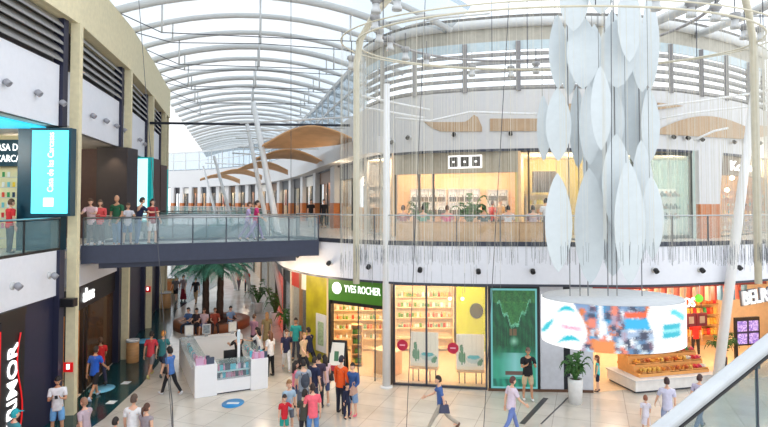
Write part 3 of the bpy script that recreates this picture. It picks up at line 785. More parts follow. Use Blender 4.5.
yd = 26.0 - YR[0].y - .45
s0, s1 = px_on(YR, 334, yd), px_on(YR, 384, yd)
zs = shelving('display_shelf', 'tall lit wall of shelves at the back of the green shop entrance', YR, s0, s1, yd, 0, 2.7, 6, cream)
stock(YR, s0 + .1, s1 - .1, yd + .16, zs[1:-1], 15, ['bottle', 'box', 'jar'], prod, 'cosmetic_item', sh_l, 'cosmetic', 'cosmetics on the shelves', zo=.001)
s0, s1 = px_on(YR, 352, 2.9), px_on(YR, 362, 2.9)
zs = shelving('display_shelf', 'low wooden gondola shelf in the middle of the green shop entrance', YR, s0, s1, 2.9, 0, 1.7, 4, warmwood)
stock(YR, s0 + .05, s1 - .05, 3.05, zs[:-1], 5, ['bottle', 'box'], [(120, 160, 60), (90, 140, 60), (240, 220, 120)], 'cosmetic_item', 'small green packed item on the low gondola in the green shop', 'cosmetic', 'green items on the gondola', zo=.001)
t = thing('counter', 'light wood counter standing behind the glass of the green shop', 'counter', P3(fr, l * .72, 1.2, 0)); fbox(MB(), fr, l * .55, l - .35, .8, 1.4, 0.012, .9).build('body', warmwood, t); fbox(MB(), fr, l * .53, l - .33, .75, 1.45, .9, .95).build('worktop', cream, t)
# big window
fr = frame2(on(FR, 393), on(FR, 486.5))
l = fr[3]
front('shop_window', 'large cosmetics shop window with two cactus posters and red round stickers', fr, 0, l, .02, FAS - .1, (.03, l - .03, l * .36), darkgrey, wd=.07)
s0, s1 = px_on(YR, 396, yd), px_on(YR, 453, yd)
zs = shelving('display_shelf', 'lit wall of product shelves at the back behind the big shop window', YR, s0, s1, yd, 0, 2.9, 6, cream)
stock(YR, s0 + .1, s1 - .1, yd + .16, zs[2:-1], 20, ['bottle', 'box', 'jar'], prod, 'cosmetic_item', 'small product on the back shelves behind the big shop window', 'cosmetic', 'products behind the big window', zo=.001)
s0, s1 = px_on(YR, 456, 5.2), px_on(YR, 485, 5.2)
fbox(MB(), YR, s0, s1, 5.2, 5.3, .012, 3.0).build('divider_wall', mat('lime_paint', (178, 190, 30), .5, emit=.1), label='lime green panel inside the shop behind the big window', cat='wall panel')
p = P3(YR, px_on(YR, 476, 5.1), 5.1, W(476, 311, YR[0].y + 5.1).z); t = thing('round_mirror', 'round dark mirror hanging on the lime green panel', 'mirror', p)
MB().add([p + Vector((.3 * math.cos(i * PI / 16), 0, .34 * math.sin(i * PI / 16))) for i in range(32)] + [p + Vector((.3 * math.cos(i * PI / 16), .08, .34 * math.sin(i * PI / 16))) for i in range(32)], [list(range(32)), list(range(32, 64))] + [(i, (i + 1) % 32, 32 + (i + 1) % 32, 32 + i) for i in range(32)]).build('mirror_disc', mat('dark_olive_disc', (70, 72, 50), .3), t)
for k, s in enumerate((.55, .68)):
    p = P3(YR, px_on(YR, 449.5 if k == 0 else 462, 3.0), 3.0, 2.75); t = thing('pendant_lamp', '%s small glowing pendant lamp behind the big shop window' % ('left' if k == 0 else 'right'), 'lamp', p)
    MB().ell(p, (.07, .07, .07)).build('bulb', lamp_e, t); MB().tube([p + Vector((0, 0, .06)), p + Vector((0, 0, .75))], .008, 4).build('cord', black, t)
def cactus_poster(u, v):
    c = (246, 242, 226)
    if v < .1: c = (250, 240, 214)
    for k in range(6):
        if abs(u - .08 - k * .16) < .012 and v > .45: c = (234, 229, 212)
    ell_ = lambda x, y, a, b: ((u - x) / a) ** 2 + ((v - y) / b) ** 2 < 1
    if ell_(.62, .3, .27, .12): c = (206, 222, 214)
    if ell_(.62, .36, .22, .06): c = (84, 188, 196)
    for x, y, a_, b_ in ((.2, .42, .055, .3), (.12, .36, .04, .14), (.29, .33, .04, .16), (.16, .6, .04, .1), (.85, .2, .05, .1), (.91, .26, .03, .09), (.78, .18, .04, .06)):
        if ell_(x, y, a_, b_): c = (74, 132, 88) if int(u * 46) % 2 else (100, 158, 106)
    return c
for k, (xa, xb, y0, y1) in enumerate(((410, 438, 331.5, 365.5), (455.7, 483.5, 334, 369.5))):
    t0 = on(offset(FR, .7), xa); t1 = on(offset(FR, .7), xb); a = Vector((*t0, W(xa, y1, t0[1]).z)); b = Vector((*t1, W(xb, y1, t1[1]).z)); b.z = a.z; h = W(xa, y0, t0[1]).z - a.z
    t = thing('window_poster', '%s cream poster with cactus and teal pool in the shop window' % ('left hand' if k == 0 else 'right hand'), 'poster', (a + b) / 2)
    nn = Vector((-(b - a).y, (b - a).x, 0)).normalized()
    MB().plate([a, b, b + Vector((0, 0, h)), a + Vector((0, 0, h))], nn * .03).build('board', white, t)
    m = MB(); inkgrid(a - nn * .004, b - a, Vector((0, 0, h)), 40, 44, cactus_poster, m); m.build('print', ink, t)
    t = thing('display_table', 'thin legged black display table under the %s cactus poster' % ('left hand' if k == 0 else 'right hand'), 'table', ((a + b) / 2).xy.to_3d())
    MB().plate([a - nn * .15 - Vector((0, 0, .06)), b - nn * .15 - Vector((0, 0, .06)), b + nn * .35 - Vector((0, 0, .06)), a + nn * .35 - Vector((0, 0, .06))], (0, 0, .05)).build('table_top', warmwood, t)
    for q in (a.lerp(b, .1), a.lerp(b, .3), a.lerp(b, .7), a.lerp(b, .9)):
        MB().tube([(q.x, q.y, .0), (q.x, q.y, a.z - .06)], .02, 6).build('leg', black, t)
for k, (x_, y_) in enumerate(((402.5, 345), (453, 348))):
    q = on(offset(FR, .0), x_); c_ = W(x_, y_, q[1]); c_ = c_ - fr[2] * .02
    t = thing('round_sticker', '%s crimson round sticker on the cosmetics shop window' % ('left' if k == 0 else 'right'), 'sticker', c_)
    MB().plate([c_ + fr[1] * .2 * math.cos(i * PI / 12) + Vector((0, 0, .2 * math.sin(i * PI / 12))) for i in range(24)], -fr[2] * .01).build('disc', mat('crimson', (186, 22, 62), .4), t)
    MB().plate([c_ - fr[2] * .014 + fr[1] * s + Vector((0, 0, z)) for s, z in ((-.1, -.02), (.1, -.02), (.1, .03), (-.1, .03))], -fr[2] * .004).build('printed_bar', mat('pink_bar', (240, 170, 190), .4), t)
fr = frame2(on(FR, 307), on(FR, 328)); fbox(MB(), fr, 0, fr[3], -.02, .1, .1, FAS - .02).build('accent_wall', mat('lime_gold', (166, 156, 26), .5, vary=.2, scale=2), label='yellow green wall panel left of the cosmetics shop entrance', cat='wall panel')
t = thing('poster_frame', 'white framed leaf poster on the yellow green panel beside the entrance', 'poster', P3(fr, fr[3] * .75, -.06, 1.2))
fbox(MB(), fr, fr[3] * .52, fr[3] * .97, -.06, -.02, .7, 2.2).build('board', white, t); fbox(MB(), fr, fr[3] * .62, fr[3] * .88, -.075, -.06, .95, 1.9).build('print', mat('grey_green_print', (156, 176, 140), .5, vary=.3, scale=12), t)
# A-board sign in front of the entrance
p = G(338, 372); t = thing('sandwich_board', 'black framed pavement board with white poster in front of the green shop', 'sign', p, R(-12))
M_ = Matrix.Translation(p) @ Matrix.Rotation(R(-12), 4, 'Z')
m = MB(); m.hexa([M_ @ Vector(v) for v in ((-.36, -.3, 0), (.36, -.3, 0), (.36, -.26, 0), (-.36, -.26, 0))], [M_ @ Vector(v) for v in ((-.36, -.02, 1.25), (.36, -.02, 1.25), (.36, .02, 1.25), (-.36, .02, 1.25))]); m.build('front_panel', black, t)
m = MB(); m.hexa([M_ @ Vector(v) for v in ((-.36, .26, 0), (.36, .26, 0), (.36, .3, 0), (-.36, .3, 0))], [M_ @ Vector(v) for v in ((-.36, .03, 1.25), (.36, .03, 1.25), (.36, .06, 1.25), (-.36, .06, 1.25))]); m.build('rear_panel', black, t)
m = MB(); o_ = M_ @ Vector((-.29, -.285, .12)); inkgrid(o_, M_.to_3x3() @ Vector((.58, 0, 0)), M_.to_3x3() @ Vector((0, .235, 1.05)), 16, 26, lambda u, v: (180, 40, 60) if v < .2 else ((70, 120, 90) if .3 < u < .6 and .35 < v < .7 else (236, 236, 230)), m); m.build('print', ink, t)
# backlit waterfall poster
def jungle(u, v):                         # v from the bottom
    if u < .035 or u > .965 or v < .018 or v > .982: return (110, 190, 190)
    n = .5 + .3 * math.sin(u * 47 + 2 * math.sin(v * 9)) + .2 * math.sin(v * 41 + u * 23); r_ = random.random()
    c = mixc((6, 58, 40), (28, 112, 66), n * .7 + r_ * .3)
    if v > .86: c = mixc(c, (110, 150, 70), .35 * r_ + .15)
    e = .60 + .75 * abs(u - .5) + .03 * math.sin(u * 40)
    if v > e and v < .87: c = mixc(c, (86, 150, 70), .3 + .3 * r_)
    if abs(v - e) < .018 and .14 < u < .86: c = mixc(c, (140, 220, 190), .35 + .4 * r_)
    if abs(u - .48) < .07 and .53 < v < .60: c = mixc(c, (150, 90, 66), .7)
    if int(u * 52) % 7 == 3 and .42 < v < .62: c = mixc(c, (6, 50, 36), .6)
    g = math.hypot((u - .5) * 1.0, (v - .47) * 2)
    c = mixc((200, 250, 226), c, .25 + g * 6)
    if v < .43: c = mixc(c, (60, 176, 150), min(.75, (.43 - v) * 5))
    if v < .36: c = mixc(c, (150, 206, 212), max(0, .8 - abs(u - .52) * 2.2) * (1 if v > .12 else .2))
    if .13 < v < .17 and abs(u - .52) < .22: c = mixc(c, (96, 48, 40), .8)
    if v < .1: c = mixc((8, 96, 80), (36, 160, 130), n)
    return c
pa, pb = on(offset(FR, -.02), 487.5), on(offset(FR, -.02), 538.5); fr = frame2(pa, pb); l = fr[3]
t = thing('light_box_poster', 'tall backlit green jungle waterfall poster in a black frame', 'poster', P3(fr, l / 2, 0, 0))
fbox(MB(), fr, 0, l, 0, .2, .02, FAS - .1).build('frame', black, t)
m = MB(); inkgrid(P3(fr, .09, -.01, .1), fr[1] * (l - .18), Vector((0, 0, FAS - .3)), 52, 104, jungle, m); m.build('print', ink_lb, t)
# pale wall pieces, black strip
m = MB(); m.wall(part(FR, 539, 562), 0, FAS, .2); m.wall(part(FR, 568.5, 591), 0, FAS, .2); struct(m, 'wall_right_lower', mat('cool_grey_wall', (206, 208, 216), .5))
m = MB(); m.wall(part(FR, 562, 568.5), 0, FAS, .2); struct(m, 'trim_15', mat('black_blue', (20, 26, 36), .4))
m = MB(); m.wall(offset(part(FR, 487, 591), -.04), 0, .09, .05); struct(m, 'baseboard_right', mat('bronze_skirting', (96, 66, 48), .5))
# candy shop, open to the hall
cfl = mat('warm_shop_floor', (236, 206, 168), .3)
CB = room2(FR, 591.5, 767, 0, FAS, 27.5, 588, 790, mat('peach_wall', (240, 216, 186), .6), 480, (1, .88, .72), cfl, 4)
fr = frame2(on(FR, 591.5), on(FR, 767))
CF = fr; l = fr[3]
lamp('shop_lamp', P3(fr, l * .3, 1.2, 3.4), 45, (1, .88, .72), .4); lamp('shop_lamp', P3(fr, l * .75, 1.2, 3.4), 45, (1, .88, .72), .4)
fbox(MB(), fr, 0, l, .1, .3, 3.55, FAS).build('header_beam', mat('brick_red', (170, 62, 44), .5), label='red header beam along the top of the open candy shop', cat='beam')
reds = [(226, 92, 66), (246, 226, 196), (232, 110, 84), (248, 214, 176)]
for i in range(26):
    s = .25 + (l - .5) * i / 25
    c = reds[i % 4] if i < 20 else [(226, 92, 66), (120, 170, 190)][i % 2]
    fbox(MB(), fr, s - .05, s + .05, .8, 1.0, 2.85, 3.6).build('ceiling_baffle', mat('baffle_%d_%d_%d' % c, c, .5), label='%s hanging slat of the candy shop ceiling, number %s from the left' % ('cream' if c[1] > 200 else 'blue grey' if c[2] > 150 else 'red', (NTH + ['twenty first', 'twenty second', 'twenty third', 'twenty fourth', 'twenty fifth', 'twenty sixth'])[i]), cat='ceiling slat', group='coloured ceiling slats of the candy shop')
s = px_on(fr, 671, -.2); t = thing('shop_sign', 'white hanging letters OS with a round green ball above the candy counter', 'sign', P3(fr, s, -.2, 3.0))
zz = W(688, 303, P3(fr, s, -.9, 0).y).z
text('lettering', 'OS', .46, P3(fr, px_on(fr, 687.5, -.9), -.9, zz), facing(-fr[2].x, -fr[2].y), white_e, t, .03, bold=0, sx=.8)
MB().ell(P3(fr, px_on(fr, 697.5, -.9), -.88, W(697, 299, 19.9).z), (.15, .09, .15), 14, 8).build('green_ball', mat('lime_ball', (120, 214, 50), .4, emit=.3), t)
MB().tube([P3(fr, px_on(fr, 699, -.9), -.85, 3.4), P3(fr, px_on(fr, 699, -.9), -.85, FAS - .08)], .015, 5).build('hanger', white, t)
s = px_on(fr, 740, -.55); zz = W(752, 299.5, P3(fr, s, -.55, 0).y).z; t = thing('shop_sign', 'large white outlined lettering hanging at the right edge', 'sign', P3(fr, s, -.3, zz))
text('lettering', 'BELROS', .74, P3(fr, s, -.55, zz), facing(-fr[2].x, -fr[2].y, R(6)), mat('silver_white', (240, 240, 240), .4, emit=.35, vary=.01), t, .04, align='LEFT', bold=.004, sx=.74)
text('letter_outline', 'BELROS', .74, P3(fr, s - .02, -.48, zz - .01), facing(-fr[2].x, -fr[2].y, R(6)), mat('letter_grey', (120, 120, 126), .5), t, .03, align='LEFT', bold=.035, sx=.74)
# wall pictures and dark purple menu screen in the candy shop
s0, s1 = px_on(fr, 733, .9), px_on(fr, 757, .9); d5 = P3(fr, s0, .9, 0).y; z1, z0 = W(740, 318, d5).z, W(740, 346, d5).z
t = thing('menu_screen', 'dark framed violet price screen standing at the right of the candy shop', 'screen', P3(fr, (s0 + s1) / 2, .9, 0))
fbox(MB(), fr, s0, s1, .9, 1.0, z0, z1).build('frame', black, t)
m = MB(); inkgrid(P3(fr, s0 + .08, .89, z0 + .06), fr[1] * (s1 - s0 - .16), Vector((0, 0, z1 - z0 - .2)), 20, 22, lambda u, v: (40, 24, 60) if abs(u - .5) < .04 or .44 < v < .56 else mixc((130, 96, 190), (236, 200, 240), random.random()), m); m.build('screen_print', ink_e, t)
for s in (s0 + .05, s1 - .05): fbox(MB(), fr, s - .05, s + .05, .9, 1.0, 0, z0).build('leg', black, t)
s0, s1 = px_on(fr, 684, 1.6), px_on(fr, 705, 1.6); d5 = P3(fr, s0, 1.6, 0).y; z1, z0 = W(690, 314, d5).z, W(690, 327, d5).z
t = thing('wall_sign', 'dark red double sign panel hanging above the candy counter', 'sign', P3(fr, s0, 1.6, z0))
for a_, b_ in ((s0, (s0 + s1) / 2 - .02), ((s0 + s1) / 2 + .02, s1)):
    fbox(MB(), fr, a_, b_, 1.6, 1.68, z0, z1).build('panel', mat('oxblood', (136, 40, 44), .5), t); MB().tube([P3(fr, (a_ + b_) / 2, 1.64, z1), P3(fr, (a_ + b_) / 2, 1.64, FAS - .13)], .012, 5).build('hanger', darkgrey, t); c_ = P3(fr, (a_ + b_) / 2, 1.59, (z0 + z1) / 2)
    fbox(MB(), fr, (a_ + b_) / 2 - .12, (a_ + b_) / 2 + .12, 1.585, 1.6, (z0 + z1) / 2 - .14, (z0 + z1) / 2 + .14).build('picture', mat('buff', (206, 170, 140), .5), t)
# candy counter: grey white plinth, sloped trays of sweets
s0, s1 = px_on(fr, 633, -.5), px_on(fr, 707, -.2)
t = thing('candy_counter', 'long pale candy counter with rows of sloping trays below the round screen', 'counter', P3(fr, (s0 + s1) / 2, 1.0, 0))
fbox(MB(), fr, s0, s1, -.5, 1.1, .08, .42).build('plinth', mat('pale_plinth', (226, 222, 218), .5), t); fbox(MB(), fr, s0 + .05, s1 - .05, -.44, 1.05, 0.0125, .08).build('kick_board', darkgrey, t)
fbox(MB(), fr, s0 - .03, s1 + .03, -.54, 1.15, .42, .47).build('worktop', white, t)
for r_ in range(4): fbox(MB(), fr, s0 + .35, s1 - .1, -.25 + r_ * .3, .05 + r_ * .3, .47, .58 + r_ * .24).build('tier', mat('amber_tier', (226, 160, 90), .5), t)
cand = [(232, 150, 60), (206, 100, 40), (240, 190, 90), (196, 120, 60), (246, 170, 60)]; cand2 = [(220, 40, 50), (60, 150, 80), (240, 240, 230), (230, 80, 110), (40, 160, 140)]
cp = {}
for r_ in range(4):
    ntr = 14
    for i in range(ntr):
        s = s0 + .62 + (s1 - s0 - .85) * i / (ntr - 1); rgb = random.choice(cand2 if i > 10 else cand); z = .581 + r_ * .24; w_ = -.1 + r_ * .3
        t = thing('candy_tray', 'clear tray heaped with %s sweets on the long candy counter' % ('bright mixed' if i > 10 else 'amber'), 'candy tray', P3(fr, s, w_, z), math.atan2(fr[1].y, fr[1].x), 'bright trays at the right end' if i > 10 else 'amber trays of the candy counter')
        if 'tray' not in cp:
            o = MB().box((0, 0, .01), (.26, .24, .02)).box((0, -.115, .025), (.26, .01, .05)).box((0, .115, .025), (.26, .01, .05)).box((-.125, 0, .025), (.01, .22, .05)).box((.125, 0, .025), (.01, .22, .05)).build('tray', mat('amber_tier', (226, 160, 90), .5), t, local=True); cp['tray'] = o
        else:
            o = cp['tray'].copy(); COL.objects.link(o); o.parent = t
        if rgb not in cp:
            m = MB()
            for q in range(26): m.ell((random.uniform(-.1, .1), random.uniform(-.09, .09), .05 + random.uniform(0, .1)), (.03, .026, .022), 6, 4)
            o = m.build('sweets', mat('sweet_%d_%d_%d' % rgb, rgb, .35), t, local=True, kind='stuff'); cp[rgb] = o
        else:
            o = cp[rgb].copy(); COL.objects.link(o); o.parent = t
t = thing('candy_wall', 'tall wooden candy wall with baskets behind the long counter', 'shelf', P3(fr, l * .55, 4.5, 0))
fbox(MB(), fr, px_on(fr, 672, 4.6), px_on(fr, 716, 4.6), 4.6, 4.9, 0, 2.4).build('carcass', warmwood, t)
for r_ in range(4): fbox(MB(), fr, px_on(fr, 673, 4.4), px_on(fr, 715, 4.4), 4.3, 4.6, .5 + r_ * .48, .54 + r_ * .48).build('shelf_board', wood, t)
for r_ in range(4):
    for i in range(12):
        s = px_on(fr, 674, 4.4) + (px_on(fr, 714, 4.4) - px_on(fr, 674, 4.4)) * (i + .5) / 12
        goods('candy_jar', 'jar', random.choice(cand + cand2[:2]), P3(fr, s, 4.42, .541 + r_ * .48), 0, 'small jar on the wooden candy wall behind the long counter', 'jar', 'jars on the candy wall').scale = (1.7, 1.7, 2.2)
t = thing('display_stand', 'low slanted candy stand against the left wall of the candy shop', 'stand', P3(fr, .6, 3.4, 0))
fbox(MB(), fr, .1, 1.1, 1.6, 5.2, 0, .7).build('base', mat('peach_wall', (240, 216, 186), .6), t)
m = MB(); m.hexa([P3(fr, .1, 1.6, .7), P3(fr, 1.1, 1.6, .7), P3(fr, 1.1, 5.2, .7), P3(fr, .1, 5.2, .7)], [P3(fr, .1, 1.6, 1.5), P3(fr, 1.05, 1.6, .76), P3(fr, 1.05, 5.2, .76), P3(fr, .1, 5.2, 1.5)]); m.build('sloping_top', mat('pink_display', (236, 150, 120), .5, vary=.3, scale=9), t)
# dim corridor fronts on the lower right (below the gallery, behind the footbridge)
pats = [((284, 291), (70, 60, 56)), ((291, 300), (178, 176, 172)), ((300, 306.5), (96, 92, 92)), ((276, 283.5), (226, 70, 40)), ((268, 275), (190, 160, 128)), ((261, 267), (76, 62, 54)), ((254, 260), (206, 160, 112)), ((247, 253.4), (86, 70, 60)), ((236, 246.4), (214, 180, 140)), ((222, 235), (110, 90, 76)), ((208, 221), (226, 196, 160)), ((190, 207), (140, 118, 100)), ((172, 189), (206, 190, 176))]
for k, ((x0, x1), rgb) in enumerate(pats):
    fr = frame2(on(FR, x0), on(FR, x1)); red = rgb == (226, 70, 40); l = fr[3]
    t = thing('storefront', ('red lit' if red else ('dark' if sum(rgb) < 330 else 'pale')) + ' shop front on the lower corridor, %s past the cosmetics shop' % NTH[[2, 1, 0, 3, 4, 5, 6, 7, 8, 9, 10, 11, 12][k]], 'shop front', P3(fr, l / 2, 0, 0), 0, 'shop fronts along the lower corridor')
    mt = mat('front_%d_%d_%d' % rgb, rgb, .35, emit=.5 if red else 0)
    fbox(MB(), fr, 0, l, .1, .25, 0, FAS).build('wall_panel', mt, t)
    fbox(MB(), fr, 0, .14, -.02, .1, 0, FAS).build('pilaster', mat('pilaster_%d' % (k % 3), [(60, 54, 52), (220, 206, 186), (150, 110, 76)][k % 3], .5), t)
    fbox(MB(), fr, .14, l, .02, .1, 3.0, FAS).build('header', mat('header_%d' % (k % 4), [(40, 38, 40), (190, 60, 50), (236, 230, 220), (56, 70, 80)][k % 4], .5), t)
    fbox(MB(), fr, .14, l, .04, .06, 0, 3.0).build('pane', g_clear, t)
for k, x in enumerate((300, 282, 264, 246)):
    p = on(offset(E, -.9), x); lamp('corridor_lamp', (p[0], p[1], 3.6), 60, (1, .78, .55), .3)

# ------------------------------------------------ RIGHT, upper floor
glass_cafe = g_clear
CAFE = room2(K, 394.5, 518, FL, Z1, 29.5, 391, 524, mat('honey_wall', (240, 200, 154), .6), 560, (1, .86, .68), mat('oak_floor', (206, 160, 110), .4), 3)
fr = frame2(on(K, 394.5), on(K, 518)); l = fr[3]
t = front('storefront', 'wide cafe shop front with greige header and three square sign frames', fr, 0, l, FL + .01, Z1 - .1, (.04, px_on(fr, 419, 0), px_on(fr, 433, 0), l - .04), mat('bronze_frame', (92, 84, 76), .5), wd=.1, header=(8.0, Z1 - .08, mat('greige_header', (176, 166, 146), .6)))
s0, s1 = px_on(fr, 448.5, -.05), px_on(fr, 482, -.05); sw = (s1 - s0) / 3
t2 = thing('shop_sign', 'row of three white square frames on the cafe header', 'sign', P3(fr, (s0 + s1) / 2, -.1, 8.4))
for k in range(3):
    a_ = s0 + sw * k; fbox(MB(), fr, a_, a_ + sw, -.08, -.03, 8.22, 8.78).build('sign_frame', white_e, t2)
    fbox(MB(), fr, a_ + .06, a_ + sw - .06, -.1, -.075, 8.28, 8.72).build('dark_square', mat('sign_slate', (84, 80, 76), .5), t2); fbox(MB(), fr, a_ + sw / 2 - .05, a_ + sw / 2 + .05, -.11, -.1, 8.46, 8.54).build('white_mark', white_e, t2)
# white pigeon hole shelves with dark goods on the back wall
def cubby(x0, x1, y0, y1, nc, nr, lab, w_=5.5):
    s0, s1 = px_on(CAFE, x0, w_), px_on(CAFE, x1, w_); d = P3(CAFE, s0, w_, 0).y; z0, z1 = W(x0, y1, d).z, W(x0, y0, d).z
    t = thing('wall_shelf', lab, 'shelf', P3(CAFE, (s0 + s1) / 2, w_, z0))
    fbox(MB(), CAFE, s0, s1, w_ + .3, w_ + .34, z0, z1).build('back_panel', mat('lit_white', (250, 248, 244), .5, emit=.25), t)
    for r_ in range(nr + 1): fbox(MB(), CAFE, s0, s1, w_, w_ + .3, z0 + (z1 - z0) * r_ / nr - .02, z0 + (z1 - z0) * r_ / nr + .02).build('shelf_board', white, t)
    for c_ in range(nc + 1): fbox(MB(), CAFE, s0 + (s1 - s0) * c_ / nc - .02, s0 + (s1 - s0) * c_ / nc + .02, w_, w_ + .3, z0, z1).build('divider', white, t)
    for r_ in range(nr):
        for c_ in range(nc):
            o = goods('dark_item', 'handbag', (52, 50, 52) if (r_ + c_) % 2 else (92, 80, 72), P3(CAFE, s0 + (s1 - s0) * (c_ + .5) / nc, w_ + .14, z0 + (z1 - z0) * r_ / nr + .021), math.atan2(CAFE[1].y, CAFE[1].x), 'dark bag standing in a square of the lit white wall shelf', 'bag', 'dark bags in the wall shelves')
            o.scale = (1.7, 1, 1.1)
cubby(411, 446, 189, 215, 4, 2, 'white pigeon hole shelf with dark bags, left one on the honey wall')
cubby(449, 480, 189, 215, 4, 2, 'white pigeon hole shelf with dark bags, middle one on the honey wall')
cubby(488, 508, 190, 212, 2, 2, 'white pigeon hole shelf with dark bags, right narrow one on the honey wall')
# oak booth wall behind the railing
for k, (x0, x1) in enumerate(((396, 418.5), (419, 480), (480.5, 519), (519.5, 548))):
    pp = part(offset(E, .42), x0, x1)
    t = thing('booth_wall', 'light oak cafe booth wall behind the curved railing, %s from the left' % NTH[k], 'booth', (*pp[0], FL), 0, 'oak booth walls of the cafe')
    MB().wall(pp, FL, FL + .82, .1).build('panel', warmwood, t); MB().wall(offset(pp, -.03), FL + .82, FL + .87, .16).build('cap', wood, t)
    MB().wall(offset(pp, .14), FL + .02, FL + .45, .42).build('bench', wood, t)
# left glazed shop, greyish
PB = room2(K, 366.5, 394, FL, Z1, 31, 366.5, 390.5, mat('pale_stone_wall', (214, 208, 198), .6), 130, (1, .93, .84), None, 1)
fr = frame2(on(K, 366.5), on(K, 394))
front('storefront', 'pale glazed shop front left of the cafe behind the string curtain', fr, 0, fr[3], FL + .01, Z1 - .1, (.04, fr[3] * .5, fr[3] - .04), mat('pale_frame', (190, 186, 176), .5))
w_ = 31 - PB[0].y - .5; s0, s1 = px_on(PB, 369, w_), px_on(PB, 384, w_)
zs = shelving('display_shelf', 'white shelf in the pale glazed shop left of the cafe', PB, s0, s1, w_, FL, 7.6, 4, white); stock(PB, s0 + .1, s1 - .1, w_ + .16, zs[:-1], 4, ['box', 'handbag'], [(190, 180, 170), (220, 210, 200)], 'shop_item', 'pale item on the white shelf left of the cafe', 'goods', 'items in the pale shop', zo=.001)
# shop right of the cafe, behind the petals
MB2 = room2(K, 518, 592, FL, Z1, 28, 522, 592, mat('mustard_wall', (214, 190, 120), .6), 260, (1, .92, .7), None, 2)
fr = frame2(on(K, 518), on(K, 592))
front('storefront', 'yellow lit shop front directly right of the cafe, partly behind the petals', fr, 0, fr[3], FL + .01, Z1 - .1, (.05, px_on(fr, 529, 0), fr[3] - .04), mat('bronze_frame', (92, 84, 76), .5))
s0, s1 = px_on(MB2, 534, 3), px_on(MB2, 556, 3); fbox(MB(), MB2, s0, s1, 3, 3.3, 7.2, 8.2).build('dark_bulkhead', mat('umber', (66, 52, 44), .5), label='dark bulkhead box inside the yellow lit shop right of the cafe', cat='bulkhead')
zs = shelving('display_shelf', 'tall product shelf in the yellow lit shop right of the cafe', MB2, px_on(MB2, 527, 4.1), px_on(MB2, 562, 4.1), 4.1, FL, 7.1, 4, cream); stock(MB2, px_on(MB2, 528, 4.25), px_on(MB2, 561, 4.25), 4.25, zs[:-1], 7, ['box', 'jar', 'handbag'], [(230, 210, 90), (60, 60, 66), (240, 236, 226), (180, 120, 60)], 'shop_item', 'small item on the shelf of the yellow lit shop', 'goods', 'items in the yellow shop', zo=.001)
# shoe shop
room2(K, 592, 692.5, FL, Z1, 28.5, 593, 700, mat('mint_wall', (196, 214, 208), .6), 300, (1, .96, .9), None, 2)
fr = frame2(on(K, 592), on(K, 692.5))
front('storefront', 'wide pale green shoe shop front with a dark end post, right of the petals', fr, 0, fr[3], FL + .01, Z1 - .1, (.05, fr[3] * .4, fr[3] - .06), mat('dark_olive_frame', (78, 84, 78), .5), gm=glass('mint_glass', (180, 206, 200), .3), wd=.14)
s0, s1 = px_on(fr, 655, 1.2), px_on(fr, 681, 1.2); d = P3(fr, s0, 1.2, 0).y
t = thing('display_shelf', 'white lit shelf with three rows of dark shoes behind pale green glass', 'shelf', P3(fr, (s0 + s1) / 2, 1.3, FL))
fbox(MB(), fr, s0, s1, 1.5, 1.56, FL, 7.35).build('back_panel', mat('lit_white', (250, 248, 244), .5, emit=.25), t)
for k, y_ in enumerate((196.5, 209, 219)):
    z = W(668, y_, d).z; fbox(MB(), fr, s0, s1, 1.15, 1.5, z - .04, z).build('shelf_board', white, t)
    for i in range(6):
        goods('shoe', 'shoe', [(50, 44, 46), (120, 70, 50), (40, 60, 66), (190, 120, 80)][(i + k) % 4], P3(fr, s0 + (s1 - s0) * (i + .5) / 6, 1.3, z + .001), math.atan2(fr[1].y, fr[1].x) + .3, 'dark shoe on the lit white shelf of the pale green shop', 'shoe', 'shoes on the lit shelf').scale = (1.3, 1.1, 1.6)
# white column with oak foot
fr = frame2(on(K, 694), on(K, 718)); l = fr[3]
t = thing('clad_column', 'broad white tapered column with an orange oak foot beside the gold shop', 'column', P3(fr, l / 2, 0, FL))
m = MB(); m.hexa([P3(fr, 0, -.25, 6.65), P3(fr, l * .84, -.25, 6.65), P3(fr, l * .84, .3, 6.65), P3(fr, 0, .3, 6.65)], [P3(fr, 0, -.25, Z1), P3(fr, l, -.25, Z1), P3(fr, l, .3, Z1), P3(fr, 0, .3, Z1)]); m.build('white_cladding', white, t)
fbox(MB(), fr, 0, l * .83, -.27, .3, FL, 6.65).build('oak_foot', woodor, t)
# gold shop
GB = room2(K, 718, 767.5, FL, Z1, 31, 719, 790, mat('gold_wall', (226, 188, 124), .6), 420, (1, .83, .52), None, 2)
fr = frame2(on(K, 718), on(K, 767.5)); l = fr[3]
t = front('storefront', 'golden lit shop front with white lettering at the far right', fr, 0, l, FL + .01, Z1 - .1, (.05, l - .05), mat('umber', (66, 52, 44), .5), header=(8.0, Z1 - .08, mat('taupe_header', (128, 116, 104), .6)))
text('lettering', 'Kokobi', .66, P3(fr, px_on(fr, 744.5, -.08), -.12, 8.42), facing(-fr[2].x, -fr[2].y), white_e, t, .03, bold=0, sx=1.75)
s0, s1 = px_on(fr, 757, .3), l; fbox(MB(), fr, s0, s1, .3, .4, 6.0, 7.4).build('sale_panel', mat('coral_red', (222, 84, 84), .5, vary=.15, scale=9), label='coral red sale panel in the gold shop window at the right edge', cat='poster')
zs = shelving('display_shelf', 'golden back shelf with jars in the far right shop', GB, px_on(GB, 721, 5.0), px_on(GB, 766, 5.0), 5.0, FL, 7.4, 5, warmwood); stock(GB, px_on(GB, 722, 5.16), px_on(GB, 765, 5.16), 5.16, zs[:-1], 10, ['jar', 'box', 'bottle'], [(250, 220, 140), (240, 240, 230), (120, 90, 50), (90, 170, 190)], 'shop_item', 'small jar or box on the golden back shelf of the far right shop', 'goods', 'items in the gold shop', zo=.001)
